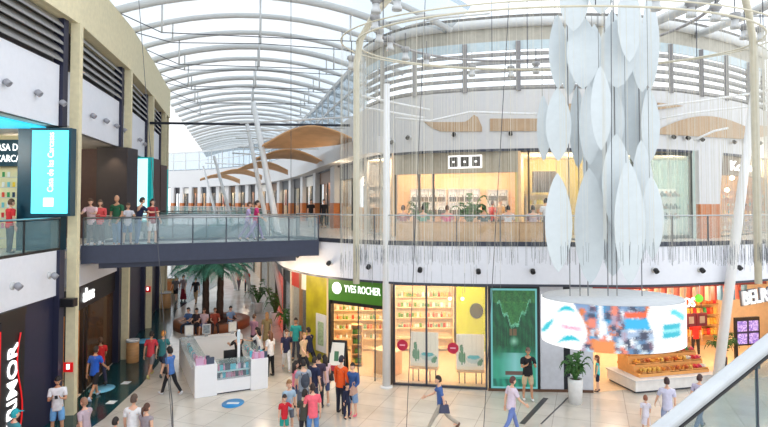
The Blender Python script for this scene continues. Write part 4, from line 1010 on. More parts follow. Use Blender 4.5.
for k, (x_, y_) in enumerate(((732, 178), (745, 184), (727, 190))):
    p = W(x_, y_, 28.2); t = thing('globe_lamp', 'glowing globe lamp in the gold shop, %s from the front column' % NTH[k], 'lamp', p); MB().ell(p, (.12, .12, .12)).build('globe', lamp_e, t); MB().tube([p + Vector((0, 0, .1)), Vector((p.x, p.y, Z1 - .12))], .01, 4).build('cord', black, t)
# corridor units on the upper right: white columns with oak feet, dark fronts
edges = [172, 181, 190, 199, 208, 217.5, 227, 237, 247, 257, 268, 279, 291, 303, 316, 334, 364]
for k, (x0, x1) in enumerate(zip(edges, edges[1:])):
    fr = frame2(on(K, x0), on(K, x1)); l = fr[3]; rr = len(edges) - 2 - k
    cw = min(1.3, l * .33)
    t = thing('clad_column', 'white column with an orange oak foot on the upper corridor, %s counting away from the cafe' % NTH[rr], 'column', P3(fr, cw / 2, 0, FL), 0, 'oak footed columns of the upper corridor')
    fbox(MB(), fr, 0, cw, -.25, .3, 6.7, Z1).build('white_cladding', white, t); fbox(MB(), fr, 0, cw * .95, -.27, .3, FL, 6.7).build('oak_foot', woodor, t)
    rgb = [(70, 56, 52), (120, 78, 56), (206, 166, 120), (50, 46, 50), (176, 70, 56), (150, 150, 140)][k % 6]
    t = thing('storefront', '%s shop front on the upper corridor, %s counting away from the cafe' % (['brown', 'chestnut', 'sand', 'charcoal', 'red', 'grey'][k % 6], NTH[rr]), 'shop front', P3(fr, (cw + l) / 2, .3, FL), 0, 'shop fronts of the upper corridor')
    fbox(MB(), fr, cw, l, 1.6, 1.7, FL, Z1).build('back_wall', mat('upfront_%d' % (k % 6), rgb, .5), t)
    fbox(MB(), fr, cw, l, .1, .3, 8.1, Z1).build('header', mat('upheader_%d' % (k % 4), [(46, 44, 48), (230, 226, 218), (120, 90, 66), (66, 70, 76)][k % 4], .5), t)
    for s in (cw + .05, (cw + l) / 2, l - .05): fbox(MB(), fr, s - .04, s + .04, .1, .2, FL, 8.1).build('mullion', black, t)
    fbox(MB(), fr, cw, l, .14, .155, FL + .02, 8.1).build('pane', g_clear, t)
    fbox(MB(), fr, cw + .4, l - .4, .9, 1.3, FL + .01, FL + 1.3).build('display_unit', warmwood if k % 2 else cream, t)
    if k % 2: lamp('corridor_shop_lamp', P3(fr, (cw + l) / 2, .8, 8.2), 90, (1, .75, .45), .3)
lamp('corridor_shop_lamp', (-2.4, 31.0, 8.0), 90, (1, .8, .55), .4)

# ------------------------------------------------ wooden leaf canopies
def leaf_flat(x0, x1, ytop, ybot, lab, off=-.06, k=14, fn=None):
    c = offset(K, off); up, lo = [], []
    for i in range(k + 1):
        f = i / k; x = x0 + (x1 - x0) * f; q = on(c, x)
        yt, yb = fn(f) if fn else (ytop, ybot)
        up.append(W(x, yt, q[1])); lo.append(W(x, yb, q[1]))
    m = MB(); nn = Vector((0, .05, 0))
    for i in range(k):
        m.hexa([lo[i], lo[i + 1], lo[i + 1] + nn, lo[i] + nn], [up[i], up[i + 1], up[i + 1] + nn, up[i] + nn])
    m.build('wooden_leaf_panel', sailw, label=lab, cat='wall panel', group='wooden leaf panels above the shops')
bump = lambda f: math.exp(-((f - .87) / .09) ** 2)
leaf_flat(424, 482, 0, 0, 'brown wooden panel with a humped end above the cafe', fn=lambda f: (122 - 7.5 * bump(f) if f < .97 else 127, 131.5 if f > .3 else 121 + 10.5 * (f / .3) ** .6))
leaf_flat(490, 538, 118.5, 131, 'brown oblong wooden panel above the right end of the cafe')
leaf_flat(569, 625, 0, 0, 'brown wooden panel glimpsed between the hanging petals', fn=lambda f: (103.5, 118.5))
leaf_flat(657, 745, 0, 0, 'long brown wooden leaf above the shoe shop right of the petals', fn=lambda f: (133.5 - 17.5 * math.sin(PI * min(1, .06 + f * .8)) , 134 + 5 * f))
leaf_flat(754, 767.4, 0, 0, 'brown wooden leaf end at the right edge beyond the string curtain', fn=lambda f: (125 + f * 1, 138 - 2 * f))
leaf_flat(658, 683, 0, 0, 'slim brown wooden leaf tip just right of the petals under the louvres', fn=lambda f: (102.5 + 3.2 * f, 109.5 - 3.5 * f))
def sail(pts_top, pts_bot, dfun, lab, depth=2.0):  # a curved wooden shell: front rim arc from pixels, running back into the building
    n = len(pts_top); m = MB(); m.smooth = True; vs = []
    for (x, y), (xb, yb) in zip(pts_top, pts_bot):
        d0, d1 = dfun(x), dfun(xb) + depth
        a = W(x, y, d0); b = W(xb, yb, d1); vs += [a, (a + b) / 2 + Vector((0, 0, .12)), b, b + Vector((0, 0, .08)), (a + b) / 2 + Vector((0, 0, .2)), a + Vector((0, 0, .08))]
    fs = []
    for i in range(n - 1):
        for j in range(6): fs.append((6 * i + j, 6 * i + (j + 1) % 6, 6 * i + 6 + (j + 1) % 6, 6 * i + 6 + j))
    m.add(vs, fs); m.build('wooden_sail_canopy', mat('tan_sail', (206, 160, 116), .6, vary=.1, scale=2), label=lab, cat='canopy', group='curved wooden canopies over the corridor')
def dk(off):
    c = offset(K, off)
    def f(x):
        try: return on(c, x)[1]
        except ValueError: return 30
    return f
def arc(x0, x1, yl, yt, yr, n=12): return [(x0 + (x1 - x0) * i / n, (yl + (yr - yl) * i / n) - (((yl + yr) / 2 - yt) * math.sin(PI * i / n))) for i in range(n + 1)]
def arcs(x0, x1, yl, yt, yr, yb): return arc(x0, x1, yl, yt, yr), arc(x0, x1, yl + 1.5, yb, yr + 4)
sail(*arcs(262, 352, 147, 127, 139, 148), lambda x: 27.5 - (x - 262) * .01, 'large tan wooden sail canopy, nearest the string curtain', 3.0)
sail(*arcs(256, 322, 159.5, 150, 161.5, 159), lambda x: 34, 'second tan wooden sail canopy from the string curtain', 3)
sail(*arcs(238, 288, 170, 162, 171, 168.5), lambda x: 42, 'third tan wooden sail canopy from the string curtain', 3)
sail(*arcs(216, 262, 175, 169.5, 176, 174), lambda x: 52, 'fourth tan wooden sail canopy from the string curtain', 3)
sail(*arcs(200, 240, 179.5, 174.5, 180, 178), lambda x: 60, 'most distant tan wooden sail canopy in the corridor', 3)
# white outrigger pipes beside the slanted columns
for k, (x0, y0, x1, y1, d) in enumerate(((240, 123, 352, 117, 28), (240, 131, 345, 128, 29), (236, 138, 330, 139, 30), (238, 147, 318, 149, 33), (232, 153, 300, 157, 37), (205, 163, 280, 166, 46))):
    MB().tube([W(x0, y0, d), W(x1, y1, d + 1.5)], .05, 6).build('outrigger_pipe', whitetube, label='thin white horizontal pipe among the slanted columns, %s from the top' % NTH[k], cat='pipe', group='white outrigger pipes')
for k, pts in enumerate((((395, 118), (430, 121), (470, 112), (537, 114)), ((362, 96), (400, 104), (430, 110)), ((366, 108), (395, 113), (425, 118)), ((648, 121), (690, 113), (745, 107), (768, 103)), ((650, 107), (700, 101), (748, 94), (768, 90)), ((694, 140), (714, 131), (728, 128)))):
    MB().tube([W(x, y, 22.4 if x < 600 else 22.8) for x, y in pts], .05, 6).build('curved_white_rail', whitetube, label='curved white rail on the pale upper wall, ' + ['above the cafe', 'uppermost at the left bend', 'lower at the left bend', 'lower one right of the petals', 'upper one right of the petals', 'short one below the long wooden leaf'][k], cat='rail')

# ------------------------------------------------ small spotlights on the fascias
def spot(p, nrm, lab, grp, s=1.0, mt=None):
    nrm = Vector(nrm).normalized(); t = thing('wall_spotlight', lab, 'spotlight', p, 0, grp)
    q = nrm.to_track_quat('Z', 'Y').to_matrix().to_4x4(); M_ = Matrix.Translation(Vector(p)) @ q
    m = MB(); m.lathe([(.11 * s, 0), (.11 * s, .03 * s), (.04 * s, .035 * s), (.04 * s, .1 * s)], n=12); m.v = [tuple(M_ @ Vector(v)) for v in m.v]; m.build('mount', white, t)
    M2 = Matrix.Translation(Vector(p) + nrm * .14 * s) @ (nrm + Vector((0, 0, -.8))).normalized().to_track_quat('Z', 'Y').to_matrix().to_4x4()
    m = MB(); m.lathe([(.05 * s, -.08 * s), (.09 * s, -.04 * s), (.09 * s, .1 * s), (.07 * s, .1 * s), (.06 * s, .05 * s)], n=12); m.v = [tuple(M2 @ Vector(v)) for v in m.v]; m.build('lamp_head', mt or black, t)
def spots_curve(c, pts, lab, grp, s=1.0):
    for k, (x, y) in enumerate(pts):
        q = on(c, x); q2 = on(c, x + 1.5); spot(W(x, y, q[1]), (q2[1] - q[1], -(q2[0] - q[0]), 0), lab % NTH[k], grp, s)
spots_curve(offset(E, -.0), [(301, 255), (331.5, 262.5), (370.5, 266), (420.5, 269), (478, 270.5), (532, 270.5), (653.5, 270), (699, 269.5), (736, 267)], 'round black spotlight on the lower white balcony fascia, %s from the left', 'spotlights on the balcony fascia', .95)
spots_curve(offset(K, -.02), [(379, 142), (394, 142), (409.5, 137.5), (454.5, 134.5), (510.5, 133.5), (547, 133.5), (671, 137), (685, 138), (699, 139.5), (731, 142), (744, 141), (757, 143)], 'small dark spotlight on the white band above the upper shops, %s from the left', 'spotlights above the upper shops', .95)
for j, row in enumerate((((1, 82), (33, 92.5), (58, 102.5)), ((89, 115.5), (102.5, 120.5), (113, 125.5), (121, 130)), ((137, 139.5), (142, 144)))):
    for k, (x, y) in enumerate(row):
        c = offset(LW, .21); kk = (x - 384) / F_PX; q = None
        for a, b in zip(c, c[1:]):
            fa, fb = a[0] - kk * a[1], b[0] - kk * b[1]
            if fa * fb <= 0 and a[1] > 5: t_ = fa / (fa - fb); q = (a[0] + (b[0] - a[0]) * t_, a[1] + (b[1] - a[1]) * t_)
        if q: spot(W(x, y, q[1]), (1, .1, 0), 'white round spotlight on the upper left wall, %s bay, %s in that bay' % (NTH[j], NTH[k]), 'spotlights on the left wall', 1.0, mat('pale_lamp_head', (150, 150, 158), .4))
for k, (x, y) in enumerate(((12, 286), (49, 275.5))):
    q = lwall([14.6, 16.6][k], .21); spot(W(x, y, q[1]), (1, .1, 0), 'white round spotlight on the lower left gallery fascia, %s from the front' % NTH[k], 'spotlights on the left wall', 1.0, mat('pale_lamp_head', (150, 150, 158), .4))
# ================================================================ HANGING SCULPTURE
RC = Vector((4.62, 15.0, 0)); RA, RB, RZ = 5.36, 2.9, 11.0
t = thing('string_curtain', 'huge oval curtain of pale hanging strings with dark tips in front of the round gallery', 'string curtain', (4.53, 15, 4.6))
def ring_pts(a, b, z, n=72, c=RC): return [(c.x + a * math.cos(2 * PI * i / n), c.y + b * math.sin(2 * PI * i / n), z) for i in range(n + 1)]
ringm = mat('beige_ring_tube', (206, 200, 180), .45)
MB().tube(ring_pts(RA, RB, RZ), .026, 8, False).build('ring', ringm, t)
MB().tube(ring_pts(RA + .42, RB + .3, RZ + .05), .02, 8, False).build('ring', ringm, t)
for s in (-1, 1):
    x = RC.x + s * RA
    MB().tube([(x, RC.y, 4.55), (x, RC.y, 8), (x, RC.y, RZ - .5), (x - s * .12, RC.y - .15, RZ + .1), (x - s * .5, RC.y - .6, RZ + .6), (x - s * 1.2, RC.y - 1.4, RZ + 1.1)], .088, 10).build('hoop_tube', ringm, t)
mf, mt_ = MB(), MB()
def string(x, y, z1, z0, r):
    for m, a, b, rr in ((mf, z0 + .42, z1, r), (mt_, z0, z0 + .42, r * 1.5)):
        m.tube([(x, y, a), (x + random.uniform(-.02, .02) * (m is mt_), y, b)], rr, 3, False)
for i in range(560):
    a = random.uniform(0, 2 * PI)
    if i > 500: a = random.gauss(0 if i % 2 else PI, .05)
    string(RC.x + RA * math.cos(a), RC.y + RB * math.sin(a), RZ, 4.8 + .35 * (1 - math.sin(a)) * .9 + random.uniform(-.09, .09), .0024)
for i in range(130):
    a = random.uniform(PI * .62, PI * 1.38) if i % 3 else random.uniform(-.4, .4)
    string(RC.x + (RA + .42) * math.cos(a), RC.y + (RB + .3) * math.sin(a), RZ, random.uniform(4.75, 4.95), .0022)
stringm = mat('ivory_string', (206, 202, 188), .6, vary=.03)
mf.build('strings', stringm, t, kind='stuff'); mt_.build('string_tips', mat('dark_string_tip', (112, 116, 120), .5), t, kind='stuff')
for q in range(6):
    a = 2 * PI * (q + .5) / 6; x, y = RC.x + RA * math.cos(a), RC.y + RB * math.sin(a)
    MB().tube([(x, y, RZ), (x, y, 16.5)], .012, 5).build('suspension_cable', darkgrey, t)
# lamp track circle and pendant lamps
LT = Vector((4.2, 15.6, 0)); LR, LZ = 4.55, 11.85
t = thing('lamp_track', 'round grey lamp track ring under the atrium roof', 'lamp track', (LT.x, LT.y, LZ))
MB().tube(ring_pts(LR, LR, LZ, 72, LT), .045, 8, False).build('ring', mat('track_grey', (150, 148, 150), .4), t)
for q in range(5):
    a = 2 * PI * (q + .3) / 5; MB().tube([(LT.x + LR * math.cos(a), LT.y + LR * math.sin(a), LZ), (LT.x + LR * math.cos(a), LT.y + LR * math.sin(a), 16.5)], .012, 5).build('suspension_cable', darkgrey, t)
lg = mat('lamp_grey', (150, 150, 152), .35, .3)
def pendant(x, y, lab, z=11.3, s=1.0):
    d = F_PX * (z - EYE) / (HOR - y); p = W(x, y, d)
    if s > .9 and d > 16.5: s = 1.0
    t = thing('pendant_spotlight', lab, 'spotlight', p, 0, 'pendant spotlights of the atrium')
    m = MB(); m.lathe([(.03, .2), (.13, .17), (.14, .08), (.09, .04), (.09, .0)], p, 12); m.build('cap', lg, t)
    m = MB(); m.lathe([(.085, .0), (.085, -.1), (.12, -.14), (.12, -.22), (.1, -.22), (.08, -.15)], p, 12); m.build('head', mat('lamp_light_grey', (196, 198, 200), .35, .2), t)
    m = MB(); m.tube([p + Vector((0, 0, .19)), p + Vector((0, 0, .62))], .014, 5); m.build('stem', darkgrey, t)
for k, (x, y) in enumerate(((376, 4), (397, 1), (375, 22), (379, 35), (390, 43), (405.5, 53), (426.5, 60))):
    pendant(x, y, 'grey pendant spotlight in the left cluster under the atrium roof, %s' % ['at its top', 'right of its top', 'second from the top', 'third from the top', 'fourth, just right of centre', 'fifth, lower right', 'lowest and rightmost'][k])
pendant(351.5, 62, 'grey pendant spotlight alone by the left end of the string curtain', 10.9)
for k, (x, y) in enumerate(((656, 1), (691, 8), (715.5, 12), (735, 20), (744.5, 31), (760.5, 33))):
    pendant(x, y, 'grey pendant spotlight at the top right, %s from the left' % NTH[k])
for k, (x, y) in enumerate(((472, 70), (511, 71), (536, 67))):
    pendant(x, y, 'small grey pendant spotlight before the louvres left of the petals, %s from the left' % NTH[k])
# white petals threaded on vertical cables
petm = mat('petal_white', (204, 212, 216), .45, vary=.03)
def petal(cx, yt, yb, hw, d, parent):
    a, b = W(cx, yt, d), W(cx, yb, d); h = a.z - b.z; w_ = hw * 1.22 / F_PX * d; n = 16; yaw = random.uniform(-.25, .25); m = MB(); m.smooth = True
    L_, R_ = [], []
    for i in range(n + 1):
        f = i / n; ww = w_ * (math.sin(PI * f ** 1.05) ** .66 if 0 < f < 1 else .02) + .004; z = a.z - h * f; bow = .06 * math.sin(PI * f)
        for s, lst in ((-1, L_), (1, R_)): lst.append((a.x + s * ww * math.cos(yaw), a.y + s * ww * math.sin(yaw) - bow, z))
    vs = []
    for i in range(n + 1):
        c_ = ((L_[i][0] + R_[i][0]) / 2, (L_[i][1] + R_[i][1]) / 2 - .004, L_[i][2])
        vs += [L_[i], c_, R_[i], (c_[0], c_[1] + .035, c_[2])]
    fs = []
    for i in range(n):
        for j in range(4): fs.append((4 * i + j, 4 * i + (j + 1) % 4, 4 * i + 4 + (j + 1) % 4, 4 * i + 4 + j))
    m.smooth = False; m.add(vs, fs); m.build('petal', petm, parent)
cols = [
    (543, 15.6, [(95, 161, 5.5)], 'short column with one white petal, leftmost of all'),
    (557.5, 14.4, [(15, 89, 8.5), (88, 161, 10), (173, 272, 11.5)], 'leftmost full column of three white petals'),
    (573, 13.6, [(-30, 31, 11.5)], 'column with a single white petal cut by the top edge, left'),
    (582, 14.0, [(16, 89, 14)], 'column with one broad white petal level with the louvres'),
    (589, 14.8, [(84, 165, 9), (168, 284, 12.5)], 'column of two white petals, the lower one broad, above the round screen'),
    (600, 13.4, [(-40, 14, 12), (66, 150, 9)], 'column of two slim white petals in the left middle'),
    (607, 15.2, [(78, 161, 13), (164, 262, 12)], 'column of two broad white petals in the middle'),
    (616, 14.2, [(20, 88, 15), (134, 232, 13)], 'column of two very broad white petals in the centre'),
    (628, 13.7, [(-20, 62, 11), (160, 285, 12.5)], 'column of two white petals right of centre, reaching lowest'),
    (634, 15.4, [(60, 165, 11)], 'column with one long white petal right of centre'),
    (641, 14.6, [(22, 92, 9), (140, 236, 9)], 'column of two slim white petals, third from the right'),
    (649, 15.0, [(-10, 90, 7.5), (88, 162, 8)], 'column of two narrow white petals, second from the right'),
    (651, 14.0, [(176, 259, 9.5)], 'column with one low white petal, rightmost of all'),
    (594, 16.2, [(24, 100, 8), (120, 210, 10)], 'rear column of two white petals seen between the left ones'),
    (577, 16.6, [(86, 168, 8)], 'rear column with one white petal low on the left'),
    (568, 16.0, [(24, 96, 8)], 'rear column with one slim white petal high on the left'),
    (612, 16.9, [(10, 96, 11), (100, 200, 11), (204, 276, 10)], 'rear column of three white petals behind the centre'),
    (637, 16.8, [(70, 150, 9), (168, 262, 10)], 'rear column of two white petals behind the right side'),
    (600, 17.2, [(150, 236, 10)], 'rearmost column with one white petal left of centre'),
    (622, 16.4, [(76, 140, 10), (190, 262, 10)], 'rear column of two white petals seen behind the centre'),
]
for cx, d, ps, lab in cols:
    bot = max(p[1] for p in ps); p = W(cx, bot, d)
    t = thing('petal_mobile', 'hanging ' + lab, 'hanging petals', p, 0, 'hanging columns of white petals')
    for yt, yb, hw in ps: petal(cx, yt, yb, hw, d, t)
    MB().tube([(p.x, p.y + .02, W(cx, bot, d).z + .15), (p.x, p.y + .02, 16.4)], .007, 5).build('cable', mat('cable_grey', (110, 112, 116), .4), t)
MB().tube([(3.5, 15, 16.45), (9, 15, 16.45)], .08, 8).tube([(3.5, 13.6, 16.45), (9, 13.6, 16.45)], .08, 8).build('roof_tube', ribm, label='pair of roof tubes above the frame from which the white petals hang', cat='roof tube')
# ---- round LED screen
SCN = Vector((610.5 / F_PX * 15 - 384 / F_PX * 15, 15.0, 0)); SA, SB, ZB, ZT = 1.84, 1.4, 3.06, 4.2
t = thing('round_screen', 'large round video screen drum hanging in front of the candy shop', 'screen', (SCN.x, SCN.y, ZB))
def el(th, a=SA, b=SB): return (SCN.x + a * math.cos(th), SCN.y + b * math.sin(th))
m = MB(); n = 64; vs = []
for i in range(n): x, y = el(2 * PI * i / n, SA - .03, SB - .03); x2, y2 = el(2 * PI * i / n, SA - .22, SB - .2); vs += [(x, y, ZB), (x, y, ZT), (x2, y2, ZT), (x2, y2, ZB)]
m.smooth = True
m.add(vs, [(4 * i + j, 4 * i + (j + 1) % 4, (4 * i + 4) % (4 * n) + (j + 1) % 4, (4 * i + 4) % (4 * n) + j) for i in range(n) for j in range(4)]); m.build('drum_frame', mat('drum_grey', (150, 154, 160), .5), t)
m = MB(); m.lathe([(.01, ZT - .02), (1, ZT - .02), (1, ZT + .02), (.01, ZT + .03)], (SCN.x, SCN.y, 0), 48, SA - .04, SB - .04); m.build('top_cover', mat('cover_grey', (196, 200, 204), .5), t)
random.seed(21)
blobs = [(random.random(), random.random(), random.uniform(.01, .045), random.uniform(.02, .11), random.choice([(60, 70, 96), (40, 150, 200), (214, 120, 70), (150, 170, 196), (236, 240, 244), (120, 90, 110), (90, 130, 170), (226, 130, 110), (60, 66, 90), (206, 214, 226), (170, 150, 170)])) for _ in range(170)]
def screen(u, v):                              # u left to right, v from the bottom, over the visible half
    e1 = .33 + .05 * math.sin(v * 4)
    if u < e1:
        c = (252, 253, 255)
        for (x0, y0, x1, y1, b_, wd) in ((.0, .16, .15, .62, -.03, .07), (.16, .72, .31, .80, .12, .055), (.16, .06, .34, .2, .10, .06)):
            tt = (u - x0) / (x1 - x0)
            if 0 <= tt <= 1:
                yy = y0 + (y1 - y0) * tt + b_ * math.sin(PI * tt)
                if abs(v - yy) < wd * math.sin(PI * min(.95, max(.06, tt))) * (1.2 if x0 == 0 else 1): c = (28, 190, 206)
        if .20 < u < .34 and .42 < v < .5 and int(u * 140) % 3: c = (244, 130, 170)
        return c
    if u < .78 + .02 * math.sin(v * 6):
        c = mixc((188, 206, 226), (120, 150, 190), v)
        if v < .3: c = mixc((150, 190, 210), (206, 216, 226), u)
        for x, y, a, b, col in blobs:
            if abs(u - .33 - x * .45) < a * .6 and abs(v - y) < b: c = col
        if .42 < u < .56 and v < .26: c = (226, 140, 76)
        if .62 < u < .8 and .76 < v < .88: c = (236, 96, 56)
        if .62 < u < .8 and .52 < v < .74: c = (46, 176, 226)
        if abs(u - .47) < .015 and v > .3: c = (226, 230, 236)
        return c
    if .85 < u < .96 and .3 < v < .6: return (30, 180, 200) if not (.42 < v < .48) else (150, 226, 236)
    if .9 < u < .985 and .62 < v < .9 and abs(v - (.86 - 3.2 * max(0, u - .92))) < .07: return (80, 206, 220)
    return (250, 252, 255)
def soft(u, v):
    cs = [C(*screen(min(.999, max(0, u + random.uniform(-.011, .011))), min(.999, max(0, v + random.uniform(-.03, .03))))) for _ in range(6)]
    return tuple(sum(c_[i] for c_ in cs) / 6 for i in range(4))
m = MB(); nu, nv = 190, 56
for i in range(nu):
    ph = math.radians(22 * -1); ta = PI + PI * i / nu + ph; tb = PI + PI * (i + 1) / nu + ph
    u = (1 - math.cos(PI * (i + .5) / nu)) / 2
    xa, ya = el(ta); xb, yb = el(tb)
    for j in range(nv):
        z0, z1 = ZB + (ZT - ZB) * j / nv, ZB + (ZT - ZB) * (j + 1) / nv
        m.quad((xa, ya, z0), (xb, yb, z0), (xb, yb, z1), (xa, ya, z1), ink=soft(u, (j + .5) / nv))
m.build('display', ink_e, t)
for x in (570, 580, 588, 608, 617, 642): 
    p = W(x, 290, 15); MB().tube([(p.x, 15, ZT), (p.x, 15, 16.4)], .014, 5).build('cable', mat('cable_grey', (110, 112, 116), .4), t)
# ---- long steel cables
for k, (x0, y0, x1, y1, d) in enumerate(((425.5, -6, 406, 440, 13.0), (509.5, -6, 483, 440, 13.2), (138, -10, 173, 440, 15.5), (611, -6, 612, 286, 13.1), (291, -4, 291, 250, 24))):
    c0, c1 = W(x0, y0, d), W(x1, y1, d); c1 = c0 + (c1 - c0) * (c0.z / (c0.z - c1.z)) if k < 3 else c1
    MB().tube([c0, c1], .009 if d < 20 else .012, 5).build('steel_cable', mat('cable_dark', (70, 72, 78), .4), label='long thin dark steel cable ' + ['crossing the cafe sign left of the dark window post', 'running down past the left edge of the waterfall poster', 'slanting down in front of the left shops', 'hanging straight down to the round screen', 'dropping down in front of the glass vault'][k], cat='cable')

# ================================================================ ESCALATOR (lower right)
P1, P2 = W(655, 428, 4.0), W(769, 337, 4.3); dv = P2 - P1
A_, B_ = P1 - dv * .8, P2 + dv * 1.2
t = thing('escalator', 'escalator side with broad silver handrail and glass panels in the right foreground', 'escalator', (P1.x, P1.y, P1.z - 1.2))
hor = Vector((dv.x, dv.y, 0)).normalized(); sidev = Vector((-hor.y, hor.x, 0)); upv = dv.normalized().cross(sidev * -1).normalized()
if upv.z < 0: upv = -upv
def rail(a0, a1, s0, s1, nm, mt_, bv=0):      # bar along the slope: a = below the top line, s = sideways
    q = [A_ + sidev * s0 - upv * a0, A_ + sidev * s1 - upv * a0, A_ + sidev * s1 - upv * a1, A_ + sidev * s0 - upv * a1]; r_ = [v + (B_ - A_) for v in q]
    return MB().hexa(q, r_).build(nm, mt_, t, bevel=bv)
rail(0, .055, -.055, .055, 'handrail', mat('silver_handrail', (190, 194, 198), .3, .3), .02)
rail(.055, .085, -.03, .03, 'rail_guide', steel, .004); rail(.085, .105, -.035, .035, 'rubber_gasket', black)
top0 = lambda f: A_ + (B_ - A_) * f - upv * .105
fj = min((abs((384 + F_PX * top0(i / 1000).x / top0(i / 1000).y) - 753), i / 1000) for i in range(1000))[1]
jn = [fj + k * .27 for k in range(-3, 3) if -.05 < fj + k * .27 < 1.0]; dn = Vector((0, 0, -1.0))
for i in range(len(jn) - 1):
    a, b = top0(jn[i] + .002), top0(jn[i + 1] - .002)
    MB().plate([a - sidev * .006, b - sidev * .006, b + dn - sidev * .006, a + dn - sidev * .006], sidev * .012).build('glass_panel', glass('escalator_glass', (120, 150, 156), .22, .05, .3, (.8, .86, .87)), t)
    MB().plate([b - sidev * .01, b + (B_ - A_).normalized() * .012 - sidev * .01, b + (B_ - A_).normalized() * .012 + dn - sidev * .01, b + dn - sidev * .01], sidev * .02).build('panel_joint', darkgrey, t)
rail(.86, 1.2, -.06, .06, 'skirt_panel', steel)

# ================================================================ PLANTS
leafm = mat('palm_leaf', (74, 142, 116), .5, vary=.25, scale=4); leafm2 = mat('shrub_leaf', (58, 104, 44), .5, vary=.3, scale=5)
trunkm = mat('palm_trunk', (70, 56, 46), .8, vary=.3, scale=12)
def frond(o, az, ln, rise, droop, w_, nl=16):
    m = MB(); d = Vector((math.cos(az), math.sin(az), 0)); pts = []
    for i in range(nl + 1):
        f = i / nl; pts.append(o + d * (ln * (f - .12 * f * f)) + Vector((0, 0, rise * math.sin(f * PI * .62) * ln - droop * f * f * ln)))
    m.tube(pts, [.022 * (1 - .8 * i / nl) + .004 for i in range(nl + 1)], 5)
    sd = Vector((-d.y, d.x, 0))
    for i in range(2, nl + 1):
        f = i / nl; ll = w_ * math.sin(PI * min(.97, f * .85 + .14)) ; p = pts[i]; tn = (pts[i] - pts[i - 1]).normalized()
        for s in (-1, 1):
            tip = p + sd * s * ll + tn * ll * .75 - Vector((0, 0, ll * .5)); b1 = p + tn * .035; b0 = p - tn * .035; mid = (p + tip) / 2 + Vector((0, 0, ll * .12))
            m.add([b0, mid - tn * .028, tip, mid + tn * .028, b1], [(0, 1, 2, 3, 4)])
            m.add([b0 - Vector((0, 0, .004)), mid - tn * .028 - Vector((0, 0, .004)), tip - Vector((0, 0, .004)), mid + tn * .028 - Vector((0, 0, .004)), b1 - Vector((0, 0, .004))], [(4, 3, 2, 1, 0)])
    return m
def palm(x, y, top, lean, lab, nf=22):
    b = G(x, y); b.z = .4; t = thing('palm_tree', lab, 'palm tree', b)
    tp = Vector((b.x + lean, b.y, top)); pts = [b.lerp(tp, i / 10) for i in range(11)]
    m = MB(); m.tube(pts, [.2 - .05 * i / 10 + .02 * (i % 2) for i in range(11)], 10); m.build('trunk', trunkm, t)
    for i in range(nf):
        az = 2 * PI * i / nf * 1.0 + random.uniform(-.15, .15); lv = i % 3
        frond(tp, az, random.uniform(1.9, 2.5), [.5, .3, .12][lv], [.5, .42, .36][lv], .42).build('frond', leafm, t)
c = G(212, 326); bed = thing('palm_bed', 'round brown seat ring around the bed of the two palm trees', 'planter', c)
MB().lathe([(2.0, 0), (2.0, .38), (1.3, .38), (1.3, .3)], c, 40).build('seat_ring', mat('seat_brown', (150, 92, 58), .5), bed)
MB().lathe([(.01, .3), (1.3, .3), (1.3, .4), (.01, .44)], c, 32).build('soil', mat('soil', (70, 50, 40), .9, vary=.3, scale=15), bed)
palm(205.5, 327, 3.15, -.0, 'left one of two palm trees with dark trunks beyond the kiosk'); palm(219.5, 327, 3.2, .05, 'right one of two palm trees with dark trunks beyond the kiosk')
def potplant(x, y, *a, **k): PLP(G(x, y), *a, **k)
def PLP(p, r, h, ph, lab, potm, nf=16, sp=.55, lm=leafm2, wd=.16):
    t = thing('potted_palm', lab, 'potted plant', p)
    m = MB(); m.lathe([(r * .88, 0), (r, h * .9), (r, h), (r * .86, h), (r * .84, h - .06)], p, 20); pt_ = m.build('pot', potm, t)
    MB().lathe([(.005, h - .07), (r * .84, h - .07), (r * .84, h - .05), (.005, h - .04)], p, 16).build('soil', mat('soil', (70, 50, 40), .9, vary=.3, scale=15), pt_)
    for i in range(nf):
        frond(p + Vector((random.uniform(-.05, .05), random.uniform(-.05, .05), h - .05)), 2 * PI * i / nf * 2.4, ph * random.uniform(.5, .95) * sp * 1.6, random.uniform(1.0, 1.7), random.uniform(.4, .9), wd, 10).build('frond', lm, t)
potm = mat('white_pot', (236, 236, 236), .4)
potplant(575.5, 403, .24, .82, 1.05, 'bushy palm in a tall white pot below the left end of the round screen', potm, 20, .42, wd=.13)
potplant(722, 372, .2, .6, 1.0, 'leafy potted palm beside the foot of the slanted column by the candy shop', mat('dark_pot', (60, 56, 54), .5), 16)
potplant(275, 325, .3, .7, 1.7, 'tall leafy potted palm by the corridor shops, farther one', potm, 16, .5); potplant(290, 346, .3, .7, 1.9, 'tall leafy potted palm by the corridor shops, nearer one', potm, 18, .5)
def potat(x, off, r, h, ph, lab, potm, **k):
    q = on(offset(E, off), x); t_ = PLP(Vector((q[0], q[1], FL)), r, h, ph, lab, potm, **k)
potplant(258, 312, .28, .6, 1.5, 'potted palm deep in the lower corridor past the two palms', potm, 14, .5)

